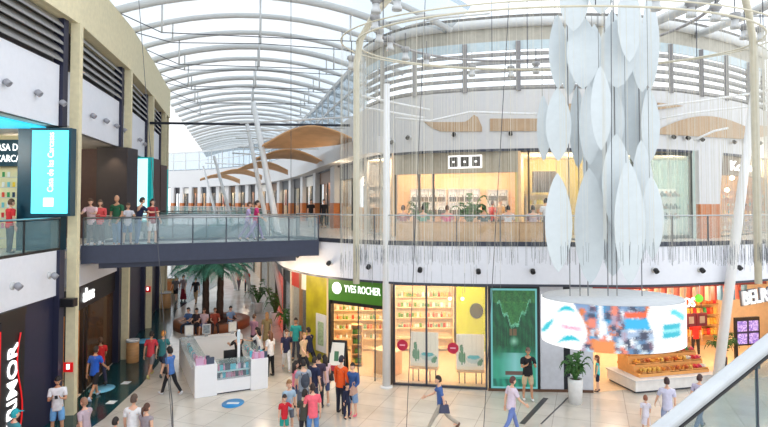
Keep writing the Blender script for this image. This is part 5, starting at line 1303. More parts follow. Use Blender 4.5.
# ================================================================ KIOSK
kb = {'fl': G(194.5, 398.7), 'fr': G(268, 388)}
ux = (kb['fr'] - kb['fl']); KL = ux.length; kang = math.atan2(ux.y, ux.x); KD = 4.4
t = thing('kiosk', 'white island kiosk with glass showcases in the middle of the hall', 'kiosk', kb['fl'], kang)
KM = PM[t.name]
kw = mat('kiosk_white', (242, 243, 246), .3, vary=.01); kg = glass('showcase_glass', (190, 214, 216), .14)
def kbox(x0, x1, y0, y1, z0, z1, nm, mt_, par=t, bv=0, lab=None): return MB().box(((x0 + x1) / 2, (y0 + y1) / 2, (z0 + z1) / 2), (x1 - x0, y1 - y0, z1 - z0)).build(nm, mt_, par, local=True, bevel=bv, label=lab)
W_ = .55
kbox(0, .75, 0, W_, 0, 1.08, 'corner_counter', kw, bv=.01); kbox(KL - .62, KL, 0, W_, 0, 1.08, 'corner_counter', kw, bv=.01)
kbox(.75, KL - .62, .06, W_, .05, .5, 'front_counter', kw); kbox(.75, KL - .62, .1, W_ - .02, 0, .05, 'kick_board', darkgrey)
kbox(.75, KL - .62, .04, W_, .5, 1.06, 'showcase_glass', kg); kbox(.75, KL - .62, .1, W_ - .05, .74, .76, 'glass_shelf', mat('shelf_glass', (190, 220, 224), .2)); kbox(.75, KL - .62, .05, W_, 1.06, 1.1, 'showcase_top', kg)
kbox(0, .5, W_, KD, 0, .8, 'side_counter', kw); kbox(0, .5, W_, KD, .8, 1.12, 'showcase_glass', kg); kbox(0, .5, W_, KD, 1.12, 1.14, 'showcase_top', kg)
kbox(KL - .5, KL, W_, KD - 1.6, 0, .8, 'side_counter', kw); kbox(KL - .5, KL, W_, KD - 1.6, .8, 1.12, 'showcase_glass', kg); kbox(KL - .5, KL, W_, KD - 1.6, 1.12, 1.14, 'showcase_top', kg)
kbox(0, KL, KD, KD + .5, 0, 1.0, 'rear_counter', kw); kbox(.05, KL - .05, KD - .06, KD + .4, 1.0, 1.04, 'rear_worktop', kw)
kbox(KL * .62, KL * .62 + .09, .65, .74, 0, 2.05, 'post', kw); kbox(KL * .6 + .02, KL * .6 + .12, .6, .64, 1.6, 2.0, 'post_panel', mat('pale_blue_panel', (200, 216, 226), .4))
goods_n = [('box', (90, 190, 210)), ('jar', (230, 230, 236)), ('box', (70, 80, 100)), ('bottle', (220, 150, 180)), ('box', (210, 170, 200))]
def kgoods(x, y, z, lab, grp, s=1.0):
    k, rgb = random.choice(goods_n); o = goods('showcase_item', k, rgb, KM @ Vector((x, y, z)), kang, lab, 'goods', grp); o.scale = (s, s, s)
for i in range(12):
    kgoods(.85 + (KL - 1.55) * i / 11, .3, .501, 'small item on the lower level of the front kiosk showcase', 'items in the front showcase'); kgoods(.85 + (KL - 1.55) * i / 11, .3, .761, 'small item on the glass shelf of the front kiosk showcase', 'items on the showcase shelf')
for i in range(18): kgoods(.25, .75 + 3.5 * i / 18, .801, 'small item inside the left side showcase of the kiosk', 'items in the left showcase')
for i in range(10): kgoods(KL - .25, .75 + 2.0 * i / 10, .801, 'small item inside the right side showcase of the kiosk', 'items in the right showcase')
for i in range(9): kgoods(.12 + .06 * (i % 5) * 2, .15 + .28 * (i // 5), 1.081, 'small item standing on the left front corner of the kiosk', 'items on the left kiosk corner', 1.2)
for i in range(9): kgoods(KL - .52 + .11 * (i % 5), .12 + .25 * (i // 5), 1.081, 'small item standing on the right front corner of the kiosk', 'items on the right kiosk corner', 1.2)
for k, (x, y) in enumerate(((.3, KD - .2), (1.05, KD + .2), (KL - .4, KD + .2))):
    q = KM @ Vector((x, y, 1.14 if k == 0 else 1.04)); s = thing('menu_stand', 'small white framed sign standing on the kiosk rear, %s from the left' % NTH[k], 'sign', q, kang, 'small signs on the kiosk')
    MB().box((0, 0, .3), (.34, .03, .42)).build('sign_frame', white, s, local=True); MB().box((0, -.018, .3), (.27, .006, .34)).build('sign_print', mat('grey_photo', (128, 140, 150), .5, vary=.5, scale=9) if k == 1 else mat('pale_print', (226, 226, 220), .5, vary=.1, scale=9), s, local=True); MB().box((0, 0, .045), (.12, .1, .09)).build('foot', steel, s, local=True)
q = KM @ Vector((1.35, .95, 0)); s = thing('till_desk', 'dark cash desk with screen in the middle of the kiosk', 'desk', q, kang)
MB().box((0, 0, .45), (.7, .5, .9)).build('cabinet', mat('till_dark', (60, 56, 60), .5), s, local=True); MB().box((0, .05, 1.12), (.42, .04, .3)).build('till_screen', black, s, local=True); MB().tube([(0, .07, .9), (0, .07, 1.0)], .03, 6).build('screen_foot', black, s, local=True)
potat(470, 1.25, .24, .75, 1.25, 'leafy potted palm on the cafe terrace left of the middle white shelf', potm, nf=14)
potat(421, 1.25, .22, .7, 1.05, 'smaller leafy potted palm on the cafe terrace near the left window post', potm, nf=12)
# ================================================================ PEOPLE
def bake_skin(name, verts, edges, radii, sub=1, root=0):
    me = bpy.data.meshes.new(name); me.from_pydata([tuple(v) for v in verts], edges, [])
    o = bpy.data.objects.new(name, me); COL.objects.link(o)
    sk = o.modifiers.new('skin', 'SKIN'); sk.use_smooth_shade = True
    o.modifiers.new('sub', 'SUBSURF').levels = sub
    lay = me.skin_vertices[0].data
    for i, r in enumerate(radii):
        lay[i].radius = r if isinstance(r, tuple) else (r, r); lay[i].use_root = (i == root)
    bpy.context.view_layer.update()
    ev = o.evaluated_get(bpy.context.evaluated_depsgraph_get())
    em = ev.to_mesh(); vs = [v.co.copy() for v in em.vertices]; fs = [tuple(p.vertices) for p in em.polygons]
    ev.to_mesh_clear(); bpy.data.objects.remove(o); bpy.data.meshes.remove(me)
    return vs, fs
SKIN = {'light': (226, 178, 150), 'tan': (198, 146, 114), 'brown': (140, 96, 72)}
def head_mesh(m, M, base, hs):               # adds the skull, face and ears (slot 0 skin, slot 1 dark eyes, slot 2 lips)
    n, k = 16, 12; vs = []
    for i in range(k + 1):
        a = -PI / 2 + PI * i / k; z = math.sin(a)
        for j in range(n):
            w_ = 2 * PI * j / n; x, y = math.cos(a) * math.sin(w_), math.cos(a) * math.cos(w_)   # y forward
            jaw = 1 - .22 * max(0, -z) ; xx = .074 * x * jaw; yy = .095 * y * (1 - .1 * max(0, -z)) + (.012 if y > .3 and z < -.2 else 0); zz = .122 * z
            if y > .85 and -.35 < z < .15: yy += .020 * (1 - abs(z + .1) / .3 if abs(z + .1) < .3 else 0) * (abs(x) < .3)
            if y > .7 and .0 < z < .25 and .2 < abs(x) < .6: yy -= .006
            vs.append(M @ (Vector((xx, yy, zz)) * hs))
    m.smooth = True; m.mi = 0
    m.add(vs, [(i * n + j, i * n + (j + 1) % n, (i + 1) * n + (j + 1) % n, (i + 1) * n + j) for i in range(k) for j in range(n)])
    for s in (-1, 1):
        m.ell((s * .076, -.005, -.005), (.012, .022, .032), 8, 5, M @ Matrix.Scale(hs, 4))
    m.ell((0, .101, -.02), (.012, .018, .022), 8, 5, M @ Matrix.Scale(hs, 4))
    m.mi = 1
    for s in (-1, 1): m.ell((s * .03, .088, .016), (.012, .008, .007), 8, 4, M @ Matrix.Scale(hs, 4))
    m.mi = 2; m.ell((0, .091, -.062), (.022, .01, .007), 8, 4, M @ Matrix.Scale(hs, 4)); m.mi = 0
def hand_mesh(m, wrist, dirv, side, hs):      # palm, four fingers, thumb; palm faces the thigh
    d = dirv.normalized(); fw = Vector((0, 1, 0)); fw = (fw - d * fw.dot(d)); fw = fw.normalized() if fw.length > .05 else Vector((0, 0, 1)); sd = d.cross(fw)
    B = Matrix((fw, sd, d)).transposed().to_4x4(); B.translation = wrist     # x across the knuckles, z towards the fingertips
    m.smooth = True
    m.ell((0, 0, .045 * hs), (.042 * hs, .016 * hs, .056 * hs), 10, 6, B)
    for i, (x, ln) in enumerate(((.03, .07), (.01, .08), (-.01, .075), (-.029, .058))):
        pts = [(x * hs, 0, .06 * hs), (x * 1.05 * hs, side * .004 * hs, (.09 + ln * .35) * hs), (x * 1.08 * hs, side * .018 * hs, (.09 + ln * .72) * hs), (x * 1.06 * hs, side * .034 * hs, (.09 + ln * .95) * hs)]
        m.tube([B @ Vector(p) for p in pts], [.0095 * hs, .009 * hs, .008 * hs, .006 * hs], 6)
    pts = [(.03 * hs, side * .004 * hs, .02 * hs), (.056 * hs, side * .012 * hs, .05 * hs), (.062 * hs, side * .02 * hs, .085 * hs)]
    m.tube([B @ Vector(p) for p in pts], [.012 * hs, .011 * hs, .007 * hs], 6)
POSES = {   # legs: (hip forward, knee bend, spread); arms: (shoulder forward, abduct, elbow bend, inward)
    'stand': dict(L=(3, 3, 3), R=(-2, 2, 3), LA=(3, 9, 12, 0), RA=(-3, 9, 12, 0), lean=1),
    'relaxed': dict(L=(8, 12, 4), R=(-3, 1, 2), LA=(12, 8, 25, 8), RA=(-4, 9, 12, 0), lean=1),
    'walk': dict(L=(25, 8, 1), R=(-20, 18, 1), LA=(-22, 8, 14, 0), RA=(20, 8, 28, 0), lean=4),
    'stride': dict(L=(33, 6, 1), R=(-28, 24, 1), LA=(-28, 9, 18, 0), RA=(26, 9, 36, 0), lean=6),
    'phone': dict(L=(4, 4, 4), R=(-3, 3, 4), LA=(18, 8, 96, 24), RA=(18, 8, 100, 24), lean=3, head=24),
    'armscrossed': dict(L=(3, 2, 4), R=(-3, 2, 4), LA=(14, 10, 92, 52), RA=(16, 10, 88, 56), lean=0),
    'hipbag': dict(L=(5, 8, 3), R=(-3, 2, 3), LA=(8, 14, 60, 20), RA=(-4, 10, 14, 0), lean=2),
    'ear': dict(L=(3, 3, 4), R=(-3, 3, 4), LA=(50, 40, 128, 30), RA=(0, 9, 14, 0), lean=2, head=10),
    'rail': dict(L=(2, 4, 4), R=(-6, 4, 4), LA=(38, 12, 42, 14), RA=(38, 12, 42, 14), lean=12, head=12),
    'sit': dict(L=(86, 88, 5), R=(84, 84, 5), LA=(30, 10, 52, 14), RA=(26, 10, 56, 14), lean=4, head=8),
    'holdchild': dict(L=(4, 4, 3), R=(-2, 3, 3), LA=(16, 16, 18, 0), RA=(3, 9, 14, 0), lean=2),
}
def person(lab, loc, h, face, pose, top, bottom, hair, shoes=(70, 66, 66), skin='light', child=False, group=None, build=1.0, seat=None):
    P_ = POSES[pose]; s = h / 1.75; rz = R(face)
    t = thing('person', lab, 'person', loc, -rz, group)
    hs = s * (1.22 if child else 1.0)
    lean = R(P_['lean']); up = Vector((0, math.sin(lean), math.cos(lean)))
    pel = Vector((0, 0, .93))
    def leg(side, a):
        f, k, sp = R(a[0]), R(a[1]), R(a[2]); hip = pel + Vector((side * .088, 0, -.03))
        kn = hip + Vector((side * math.sin(sp), math.sin(f), -math.cos(f))).normalized() * .42
        an = kn + Vector((side * math.sin(sp) * .6, math.sin(f - k), -math.cos(f - k))).normalized() * .41
        return hip, kn, an
    lg_ = [leg(-1, P_['L']), leg(1, P_['R'])]
    if pose == 'sit':
        dz = (seat if seat is not None else .45) / s + .09 - pel.z; off = Vector((0, 0, dz))
    else: off = Vector((0, 0, .085 - min(l[2].z for l in lg_)))
    pel = pel + off; lg_ = [tuple(v + off for v in l) for l in lg_]
    waist = pel + up * .17; chest = pel + up * .34; shc = pel + up * .475; neck = pel + up * .56; hb = pel + up * .615
    def arm(side, a):
        f, b, e, inn = map(R, a); sh = shc + Vector((side * .175 * build, 0, -.01)); f += lean
        el = sh + Vector((side * math.sin(b), math.sin(f) * math.cos(b), -math.cos(f) * math.cos(b))) * .285
        g = f + e; wr = el + Vector((-side * math.sin(inn) + side * math.sin(b) * .4, math.sin(g) * math.cos(inn), -math.cos(g) * math.cos(inn))).normalized() * .25
        return sh, el, wr
    ar = [arm(-1, P_['LA']), arm(1, P_['RA'])]
    # --- body: one skinned surface
    V = [pel, waist, chest, shc, neck, hb]; Rr = [(.125 * build, .1), (.115 * build, .088), (.135 * build, .1), (.105, .08), (.05, .05), (.045, .045)]
    Ed = [(0, 1), (1, 2), (2, 3), (3, 4), (4, 5)]
    for hip, kn, an in lg_:
        i = len(V); mid = hip.lerp(kn, .5); calf = kn.lerp(an, .35); toe = an + Vector((0, .15, -.05)); heel = an + Vector((0, -.03, -.045))
        V += [hip, mid, kn, calf, an, toe, heel]; Rr += [.088 * build, .072 * build, .053, .052, .037, .026, .03]
        Ed += [(0, i), (i, i + 1), (i + 1, i + 2), (i + 2, i + 3), (i + 3, i + 4), (i + 4, i + 5), (i + 4, i + 6)]
    for sh, el, wr in ar:
        i = len(V); V += [sh, sh.lerp(el, .5), el, el.lerp(wr, .4), wr]; Rr += [.056, .045, .037, .036, .025]
        Ed += [(3, i), (i, i + 1), (i + 1, i + 2), (i + 2, i + 3), (i + 3, i + 4)]
    sc = lambda vs: [v * s for v in vs]; rs = lambda r: [((a[0] * s, a[1] * s) if isinstance(a, tuple) else a * s) for a in r]
    vs, fs = bake_skin('tmp', sc(V), Ed, rs(Rr))
    m = MB(); m.smooth = True; m.add(vs, fs)
    ha = R(P_.get('head', 3)) + lean * .5
    HM = Matrix.Translation((hb + Vector((0, .02, .105))) * s) @ Matrix.Rotation(-ha, 4, 'X')
    if child: HM = Matrix.Translation((hb + Vector((0, .02, .125))) * s) @ Matrix.Rotation(-ha, 4, 'X')
    head_mesh(m, HM, hb, hs)
    for side, (sh, el, wr) in zip((-1, 1), ar): hand_mesh(m, wr * s, wr - el, -side, s * (1.05 if not child else 1.0))
    sk = mat('skin_' + skin, SKIN[skin], .55, vary=.04)
    m.build('body', [sk, mat('eye_dark', (40, 30, 28), .3), mat('lip_tone', (170, 92, 84), .5)], t, local=True)
    # --- clothes
    tk, tc_ = top; G_ = .017
    def cloth(nm, V, Ed, Rr, rgb, root=0):
        vs, fs = bake_skin('tmp', sc(V), Ed, rs(Rr), 1, root); mm = MB(); mm.smooth = True; mm.add(vs, fs)
        return mm.build(nm, mat('cloth_%d_%d_%d' % rgb, rgb, .85, vary=.12, scale=9), t, local=True)
    lo = pel + up * -.13
    Vt = [lo, lo + up * .025, waist, chest, shc, shc + up * .06]; Rt = [(.182 * build, .15), (.178 * build, .146), (.15 * build, .118), (.158 * build, .118), (.124, .098), (.07, .066)]; Et = [(0, 1), (1, 2), (2, 3), (3, 4), (4, 5)]
    for sh, el, wr in ar:
        i = len(Vt)
        end = {'tank': .12, 'tee': .62, 'long': 1.0, 'jacket': 1.0}[tk]
        Vt += [sh, sh.lerp(el, min(1, end))]; Rt += [.076, .062 if end < 1 else .052]; Et += [(4, i), (i, i + 1)]
        if end >= 1: Vt += [el.lerp(wr, .88)]; Rt += [.042]; Et += [(i + 1, i + 2)]
        dd = (Vt[-1] - Vt[-2]).normalized() * .012; Vt += [Vt[-1] + dd]; Rt += [Rt[-1] * 1.04]; Et += [(len(Vt) - 2, len(Vt) - 1)]
    cloth('jacket' if tk == 'jacket' else 'shirt', Vt, Et, Rt, tc_, 0)
    bk, bc = bottom
    if bk in ('trousers', 'shorts'):
        Vb = [pel + up * .12, pel + up * -.01]; Rb = [(.125 * build, .1), (.14 * build, .115)]; Eb = [(0, 1)]
        for hip, kn, an in lg_:
            i = len(Vb)
            if bk == 'trousers': Vb += [hip, hip.lerp(kn, .5), kn, kn.lerp(an, .4), an + Vector((0, 0, .01))]; Rb += [.104 * build, .09 * build, .07, .066, .056]
            else: Vb += [hip, hip.lerp(kn, .5), hip.lerp(kn, .88)]; Rb += [.106 * build, .096 * build, .085]
            dd = (Vb[-1] - Vb[-2]).normalized() * .012; Vb += [Vb[-1] + dd]; Rb += [Rb[-1] * 1.03]
            Eb += [(1, i)] + [(j, j + 1) for j in range(i, len(Vb) - 1)]
        cloth(bk, Vb, Eb, Rb, bc, 0)
    else:                                     # skirt / dress skirt: a flaring shell
        ln = {'skirt': .45, 'longskirt': .8}[bk]; mm = MB()
        kmid = (lg_[0][1] + lg_[1][1]) / 2; ctr = lambda f: (pel + up * .1).lerp(kmid + Vector((0, 0, .42 - ln)), f)
        prof = [(.118, .0), (.155, .25), (.18, .6), (.2 if bk == 'skirt' else .24, 1.0)]
        vsx = []
        for rr, f in prof:
            c_ = ctr(f)
            for j in range(18): vsx.append(((c_.x + rr * math.cos(2 * PI * j / 18)) * s, (c_.y + rr * .78 * math.sin(2 * PI * j / 18)) * s, c_.z * s))
        mm.smooth = True; mm.add(vsx, [(i * 18 + j, i * 18 + (j + 1) % 18, (i + 1) * 18 + (j + 1) % 18, (i + 1) * 18 + j) for i in range(3) for j in range(18)] + [list(range(18))])
        mm.build('skirt', mat('cloth_%d_%d_%d' % bc, bc, .85, vary=.12, scale=9), t, local=True)
    for hip, kn, an in lg_:
        mm = MB(); a = an * s
        tilt = (an - kn).normalized(); rot = Vector((0, 0, -1)).rotation_difference(tilt if pose in ('walk', 'stride') else Vector((0, 0, -1))).to_matrix().to_4x4()
        M_ = Matrix.Translation(a) @ rot
        mm.ell((0, .055 * s, -.042 * s), (.046 * s, .125 * s, .043 * s), 10, 6, M_); mm.ell((0, -.01 * s, -.01 * s), (.045 * s, .055 * s, .05 * s), 8, 5, M_)
        mm.build('shoe', mat('shoe_%d_%d_%d' % shoes, shoes, .5), t, local=True)
    # --- hair
    hk, hc = hair
    if hk != 'bald':
        mm = MB(); mm.smooth = True; n, k = 16, 8; vsx = []
        e = 1.1 if hk != 'curly' else 1.35
        for i in range(k + 1):
            a = PI / 2 * (1 - i / k * 1.35)
            for j in range(n):
                w_ = 2 * PI * j / n; x, y, z = math.cos(a) * math.sin(w_), math.cos(a) * math.cos(w_), math.sin(a)
                if y > .25 and z < .42: z = .42 + (z - .42) * .15; y *= .93
                r_ = e + (random.uniform(-.05, .06) if hk == 'curly' else 0)
                vsx.append(HM @ (Vector((.076 * x * r_, .098 * y * r_ - .006, .124 * z * r_ + .004)) * hs))
        mm.add(vsx, [(i * n + j, i * n + (j + 1) % n, (i + 1) * n + (j + 1) % n, (i + 1) * n + j) for i in range(k) for j in range(n)])
        if hk == 'long':
            mm.hexa([HM @ (Vector(v) * hs) for v in ((-.085, -.03, -.27), (.085, -.03, -.27), (.075, -.095, -.28), (-.075, -.095, -.28))], [HM @ (Vector(v) * hs) for v in ((-.082, .01, .03), (.082, .01, .03), (.07, -.105, .05), (-.07, -.105, .05))])
        if hk == 'tail':
            mm.tube([HM @ (Vector(v) * hs) for v in ((0, -.09, .04), (0, -.15, .02), (0, -.16, -.09), (0, -.13, -.2))], [.03, .036, .032, .008], 8)
        if hk == 'bun': mm.ell((0, -.1, .07), (.05, .045, .045), 8, 6, HM @ Matrix.Scale(hs, 4))
        if hk == 'cap':
            mm.hexa([HM @ (Vector(v) * hs) for v in ((-.065, .07, .05), (.065, .07, .05), (.05, .19, .035), (-.05, .19, .035))], [HM @ (Vector(v) * hs) for v in ((-.065, .07, .062), (.065, .07, .062), (.05, .19, .047), (-.05, .19, .047))])
        mm.build('cap' if hk == 'cap' else 'hair', mat('hair_%d_%d_%d' % hc, hc, .6, vary=.2, scale=30), t, local=True)
    return t, [w_ * s for _, _, w_ in ar], s
def wpt(t, v): return PM[t.name] @ v
def phone(t, wr, lab):
    p = wpt(t, (wr[0] + wr[1]) / 2 + Vector((0, .075, .045))); rz = t.rotation_euler.z
    o = MB().box((0, 0, 0), (.075, .01, .15)).box((0, -.0055, 0), (.066, .002, .135)).build('phone', black, label=lab, cat='phone'); o.location = p; o.rotation_euler = (R(-40), 0, rz)
def bag(t, wr, rgb, lab, side=0, drop=.34, s=1.0):
    p = wpt(t, wr[side] + Vector((0, .0, -.1 - drop))); o = goods('handbag', 'handbag', rgb, p, t.rotation_euler.z + PI / 2, lab, 'bag', 'bags carried by shoppers'); o.scale = (s, s, s * 1.05)
def backpack(t, s, rgb, lab, h=1.2):
    p = wpt(t, Vector((0, -.2 * s, h * s - .2))); r_ = thing('backpack', lab, 'backpack', p, t.rotation_euler.z)
    MB().ell((0, 0, .18), (.15 * s, .09 * s, .22 * s), 12, 8).build('pack', mat('cloth_%d_%d_%d' % rgb, rgb, .8), r_, local=True)
    MB().ell((0, -.07 * s, .1), (.1 * s, .04 * s, .09 * s), 10, 6).build('pocket', mat('cloth_%d_%d_%d' % rgb, rgb, .8), r_, local=True)
    for sx in (-.09, .09): MB().tube([(sx * s, .05 * s, .36 * s), (sx * s, .14 * s, .4 * s), (sx * s, .26 * s, .34 * s)], .014, 5).build('strap', mat('cloth_%d_%d_%d' % rgb, rgb, .8), r_, local=True)
DKH, BRH, LTH = (36, 28, 26), (92, 62, 42), (176, 130, 84)
def at(x, yhead, h, zf=0.0):                 # floor spot of a standing person whose head top is seen at (x, yhead)
    d = None; p = G(x, yhead, zf + h) ; return (p.x, p.y, zf)
WT, NV, JN = (236, 236, 238), (40, 44, 72), (84, 110, 150)
# ---- lower hall, left
t, w_, s = person('man in white t-shirt and light blue shorts reading his phone by the nearest pier', at(58, 377, 1.75), 1.75, 155, 'phone', ('tee', (222, 222, 226)), ('shorts', (112, 168, 220)), ('short', DKH), (226, 226, 226), 'tan'); phone(t, w_, 'dark phone held by the man in light blue shorts')
person('man in royal blue t-shirt and black shorts walking away on the dark floor', at(95, 346, 1.78), 1.78, 8, 'walk', ('tee', (34, 92, 196)), ('shorts', (26, 26, 32)), ('short', DKH), (190, 200, 220), 'tan')
person('person in bright red t-shirt and dark trousers entering the dark clothes shop', at(101, 337, 1.72), 1.72, -40, 'walk', ('tee', (206, 34, 36)), ('trousers', (44, 48, 76)), ('short', BRH), (60, 60, 66), 'tan')
person('person in greyish pink top at the bottom edge, left of the man in white', at(86, 397, 1.68), 1.68, -75, 'walk', ('tee', (186, 166, 176)), ('trousers', (90, 88, 100)), ('short', (150, 110, 86)), (90, 80, 80))
person('short haired man in white t-shirt at the bottom edge, seen from behind', at(133.5, 396, 1.78), 1.78, 5, 'stand', ('tee', WT), ('trousers', JN), ('short', (84, 66, 56)), (90, 90, 96), build=1.1)
person('woman with brown ponytail in grey top at the bottom edge beside the white t-shirt man', at(146, 405, 1.62), 1.62, 20, 'relaxed', ('tank', (150, 140, 146)), ('trousers', (70, 66, 78)), ('tail', (84, 52, 38)))
person('dark haired child whose head just shows at the bottom edge', at(115, 420, 1.3), 1.3, 15, 'stand', ('tee', (96, 110, 140)), ('shorts', NV), ('short', DKH), child=True)
person('person wearing a teal cap at the bottom left corner', at(14, 411, 1.7), 1.7, 30, 'stand', ('tee', (60, 140, 150)), ('trousers', NV), ('cap', (24, 160, 172)))
person('person in coral red t-shirt and grey shorts walking away past the wooden tub', at(151, 331, 1.75), 1.75, 4, 'walk', ('tee', (206, 62, 74)), ('shorts', (128, 124, 126)), ('short', DKH), (200, 190, 120), 'tan')
person('fair haired person in teal t-shirt and dark shorts walking beside the coral shirt', at(163, 330.5, 1.74), 1.74, 2, 'walk', ('tee', (52, 122, 128)), ('shorts', (50, 60, 84)), ('short', (206, 142, 72)), (80, 90, 90))
t, w_, s = person('woman with dark curly hair in blue shirt and black trousers walking alone', at(171, 347, 1.66), 1.66, -70, 'walk', ('tee', (74, 118, 186)), ('trousers', (24, 24, 30)), ('curly', (22, 18, 20)), (210, 210, 214), 'tan'); bag(t, w_, (40, 40, 46), 'dark bag carried by the curly haired woman in blue', 1, .15)
# ---- corridor
person('person in black top and shorts farthest down the corridor', at(176, 275.5, 1.75), 1.75, 175, 'walk', ('tee', (120, 116, 120)), ('shorts', (40, 38, 44)), ('short', DKH))
person('curly haired woman in grey top and long dark red skirt down the corridor', at(183.5, 275.5, 1.72), 1.72, 178, 'relaxed', ('tee', (150, 136, 140)), ('longskirt', (126, 24, 44)), ('curly', (44, 28, 26)))
person('man in black t-shirt and beige trousers walking down the corridor', at(196, 277, 1.75), 1.75, 176, 'walk', ('tee', (32, 30, 38)), ('trousers', (190, 164, 130)), ('short', DKH), skin='tan')
person('person in red top at the far end of the lower corridor', at(247, 270, 1.7), 1.7, 170, 'stand', ('tee', (206, 70, 56)), ('trousers', (60, 50, 60)), ('short', DKH))
person('person in pink top deep in the corridor beside the right hand shops', at(239, 268, 1.68), 1.68, 0, 'walk', ('tee', (220, 150, 140)), ('trousers', (110, 90, 96)), ('long', BRH))
# ---- round the palms
def seat_at(x, yhead, r_=1.68):
    k = (x - 384) / F_PX; best = None
    a_ = 1 + k * k; b_ = -2 * (k * c_bed.x + c_bed.y); cc_ = c_bed.x ** 2 + c_bed.y ** 2 - r_ * r_; D = b_ * b_ - 4 * a_ * cc_
    y = (-b_ - math.sqrt(max(0, D))) / (2 * a_); p = Vector((k * y, y, 0)); n_ = p - Vector((c_bed.x, c_bed.y, 0)); return p, math.degrees(math.atan2(n_.x, n_.y))
c_bed = G(212, 326)
for x, lab, top, bot, hair in ((190.5, 'seated person in mid blue shirt on the left of the round palm seat', ('tee', (84, 118, 170)), ('trousers', (60, 66, 84)), ('short', DKH)),
        (198.5, 'seated person in dark top on the palm seat, second from the left', ('tee', (56, 46, 54)), ('trousers', (40, 40, 50)), ('short', DKH)),
        (205.5, 'seated girl in pale pink top on the palm seat, in the middle', ('tee', (226, 196, 204)), ('shorts', (90, 100, 140)), ('long', BRH)),
        (216, 'seated person in rust red top under the right palm', ('tee', (166, 76, 58)), ('trousers', (70, 56, 56)), ('short', BRH)),
        (231, 'seated man in light blue shirt on the right of the round palm seat', ('tee', (126, 170, 214)), ('trousers', (56, 60, 76)), ('short', DKH))):
    p, fa = seat_at(x, 0); person(lab, p, 1.72, fa, 'sit', top, bot, hair, seat=.38)
person('person in mauve top standing behind the kiosk, to the right of the palms', at(254, 315, 1.68), 1.68, 30, 'stand', ('tee', (176, 130, 152)), ('trousers', (60, 60, 76)), ('short', BRH))
person('fair haired woman in khaki dress standing behind the kiosk', at(267, 313, 1.68), 1.68, -20, 'stand', ('tee', (150, 134, 96)), ('skirt', (150, 134, 96)), ('long', LTH))
person('kiosk attendant in black t-shirt standing inside the white kiosk', KM @ Vector((KL * .72, 1.7, 0)), 1.7, -35, 'rail', ('tee', (30, 28, 32)), ('trousers', (36, 34, 40)), ('short', DKH), skin='tan')
person('woman with dark hair in white top leaning at the right side of the kiosk', KM @ Vector((KL + .32, 2.55, 0)), 1.62, -75, 'rail', ('tee', (232, 230, 232)), ('trousers', (70, 80, 110)), ('long', DKH))
t, w_, s = person('woman with long brown hair in white top and black trousers beside the kiosk', at(270.5, 332, 1.7), 1.7, -60, 'stand', ('tee', (238, 234, 232)), ('trousers', (22, 22, 26)), ('long', (112, 70, 46)))
# ---- right of the kiosk
person('woman in navy top and white trousers strolling near the potted palms', at(286.5, 328.5, 1.68), 1.68, 165, 'walk', ('tee', (44, 44, 74)), ('trousers', (232, 230, 232)), ('short', BRH), (220, 220, 220))
person('man in teal t-shirt standing by the lime panel', at(296, 318.5, 1.78), 1.78, 185, 'stand', ('tee', (50, 164, 164)), ('trousers', (70, 74, 90)), ('short', DKH), skin='tan')
person('person in sand coloured top and dark trousers walking before the lime panel', at(303, 332, 1.66), 1.66, 120, 'walk', ('tee', (206, 176, 140)), ('trousers', (36, 36, 44)), ('short', LTH))
person('man in dark navy shirt and trousers stepping along the lime panel', at(310, 325.5, 1.78), 1.78, -60, 'stride', ('long', (38, 42, 70)), ('trousers', (30, 32, 46)), ('short', DKH), skin='tan')
# ---- family groups in front of the green shop
person('girl in pink t-shirt at the left of the crowd before the green shop', at(295, 363, 1.42), 1.42, 60, 'stand', ('tee', (232, 130, 150)), ('shorts', (70, 80, 120)), ('long', DKH), child=True)
t, w_, s = person('man in grey t-shirt with a backpack in the crowd', at(303.5, 361, 1.74), 1.74, -25, 'relaxed', ('tee', (150, 158, 172)), ('trousers', (96, 100, 116)), ('short', DKH), build=1.08); backpack(t, s, (64, 70, 84), 'grey backpack worn by the man in the crowd')
person('man in navy shirt in the middle of the crowd before the green shop', at(314, 358, 1.74), 1.74, 40, 'hipbag', ('tee', (34, 40, 72)), ('shorts', (60, 64, 84)), ('short', DKH), build=1.05)
person('dark haired person half hidden behind the navy shirt man', at(319, 355, 1.7), 1.7, 10, 'stand', ('tee', (70, 60, 80)), ('trousers', (50, 50, 60)), ('short', DKH))
t, w_, s = person('young woman in white top and denim shorts at the right of the crowd', at(325, 356, 1.64), 1.64, -35, 'relaxed', ('tank', (226, 196, 200)), ('shorts', (70, 84, 126)), ('long', DKH), (230, 226, 226)); bag(t, w_, (36, 34, 40), 'black shoulder bag of the young woman in denim shorts', 1, -.1)
person('fair haired boy in pale blue grey t-shirt at the front of the crowd', at(289, 382, 1.48), 1.48, 150, 'stand', ('tee', (160, 186, 206)), ('shorts', (110, 116, 130)), ('short', (150, 106, 66)), child=True)
person('small child in red t-shirt and teal shorts holding a hand to the head', at(284.5, 396, 1.2), 1.2, 165, 'ear', ('tee', (206, 36, 50)), ('shorts', (38, 158, 148)), ('short', (60, 42, 36)), (226, 226, 226), child=True)
person('boy in dark olive t-shirt seen from behind at the bottom of the crowd', at(304.5, 392, 1.45), 1.45, 5, 'stand', ('tee', (66, 66, 58)), ('trousers', (38, 36, 44)), ('short', DKH), child=True)
person('person in salmon pink t-shirt and blue jeans in front of the crowd', at(313, 385, 1.66), 1.66, -20, 'hipbag', ('tee', (236, 100, 116)), ('trousers', (88, 128, 180)), ('short', (44, 28, 26)))
person('man in bright orange shirt and dark cap with navy trousers', at(341, 357, 1.78), 1.78, 30, 'stand', ('long', (236, 88, 28)), ('trousers', (34, 36, 54)), ('cap', (32, 34, 50)), (40, 36, 40), build=1.08)
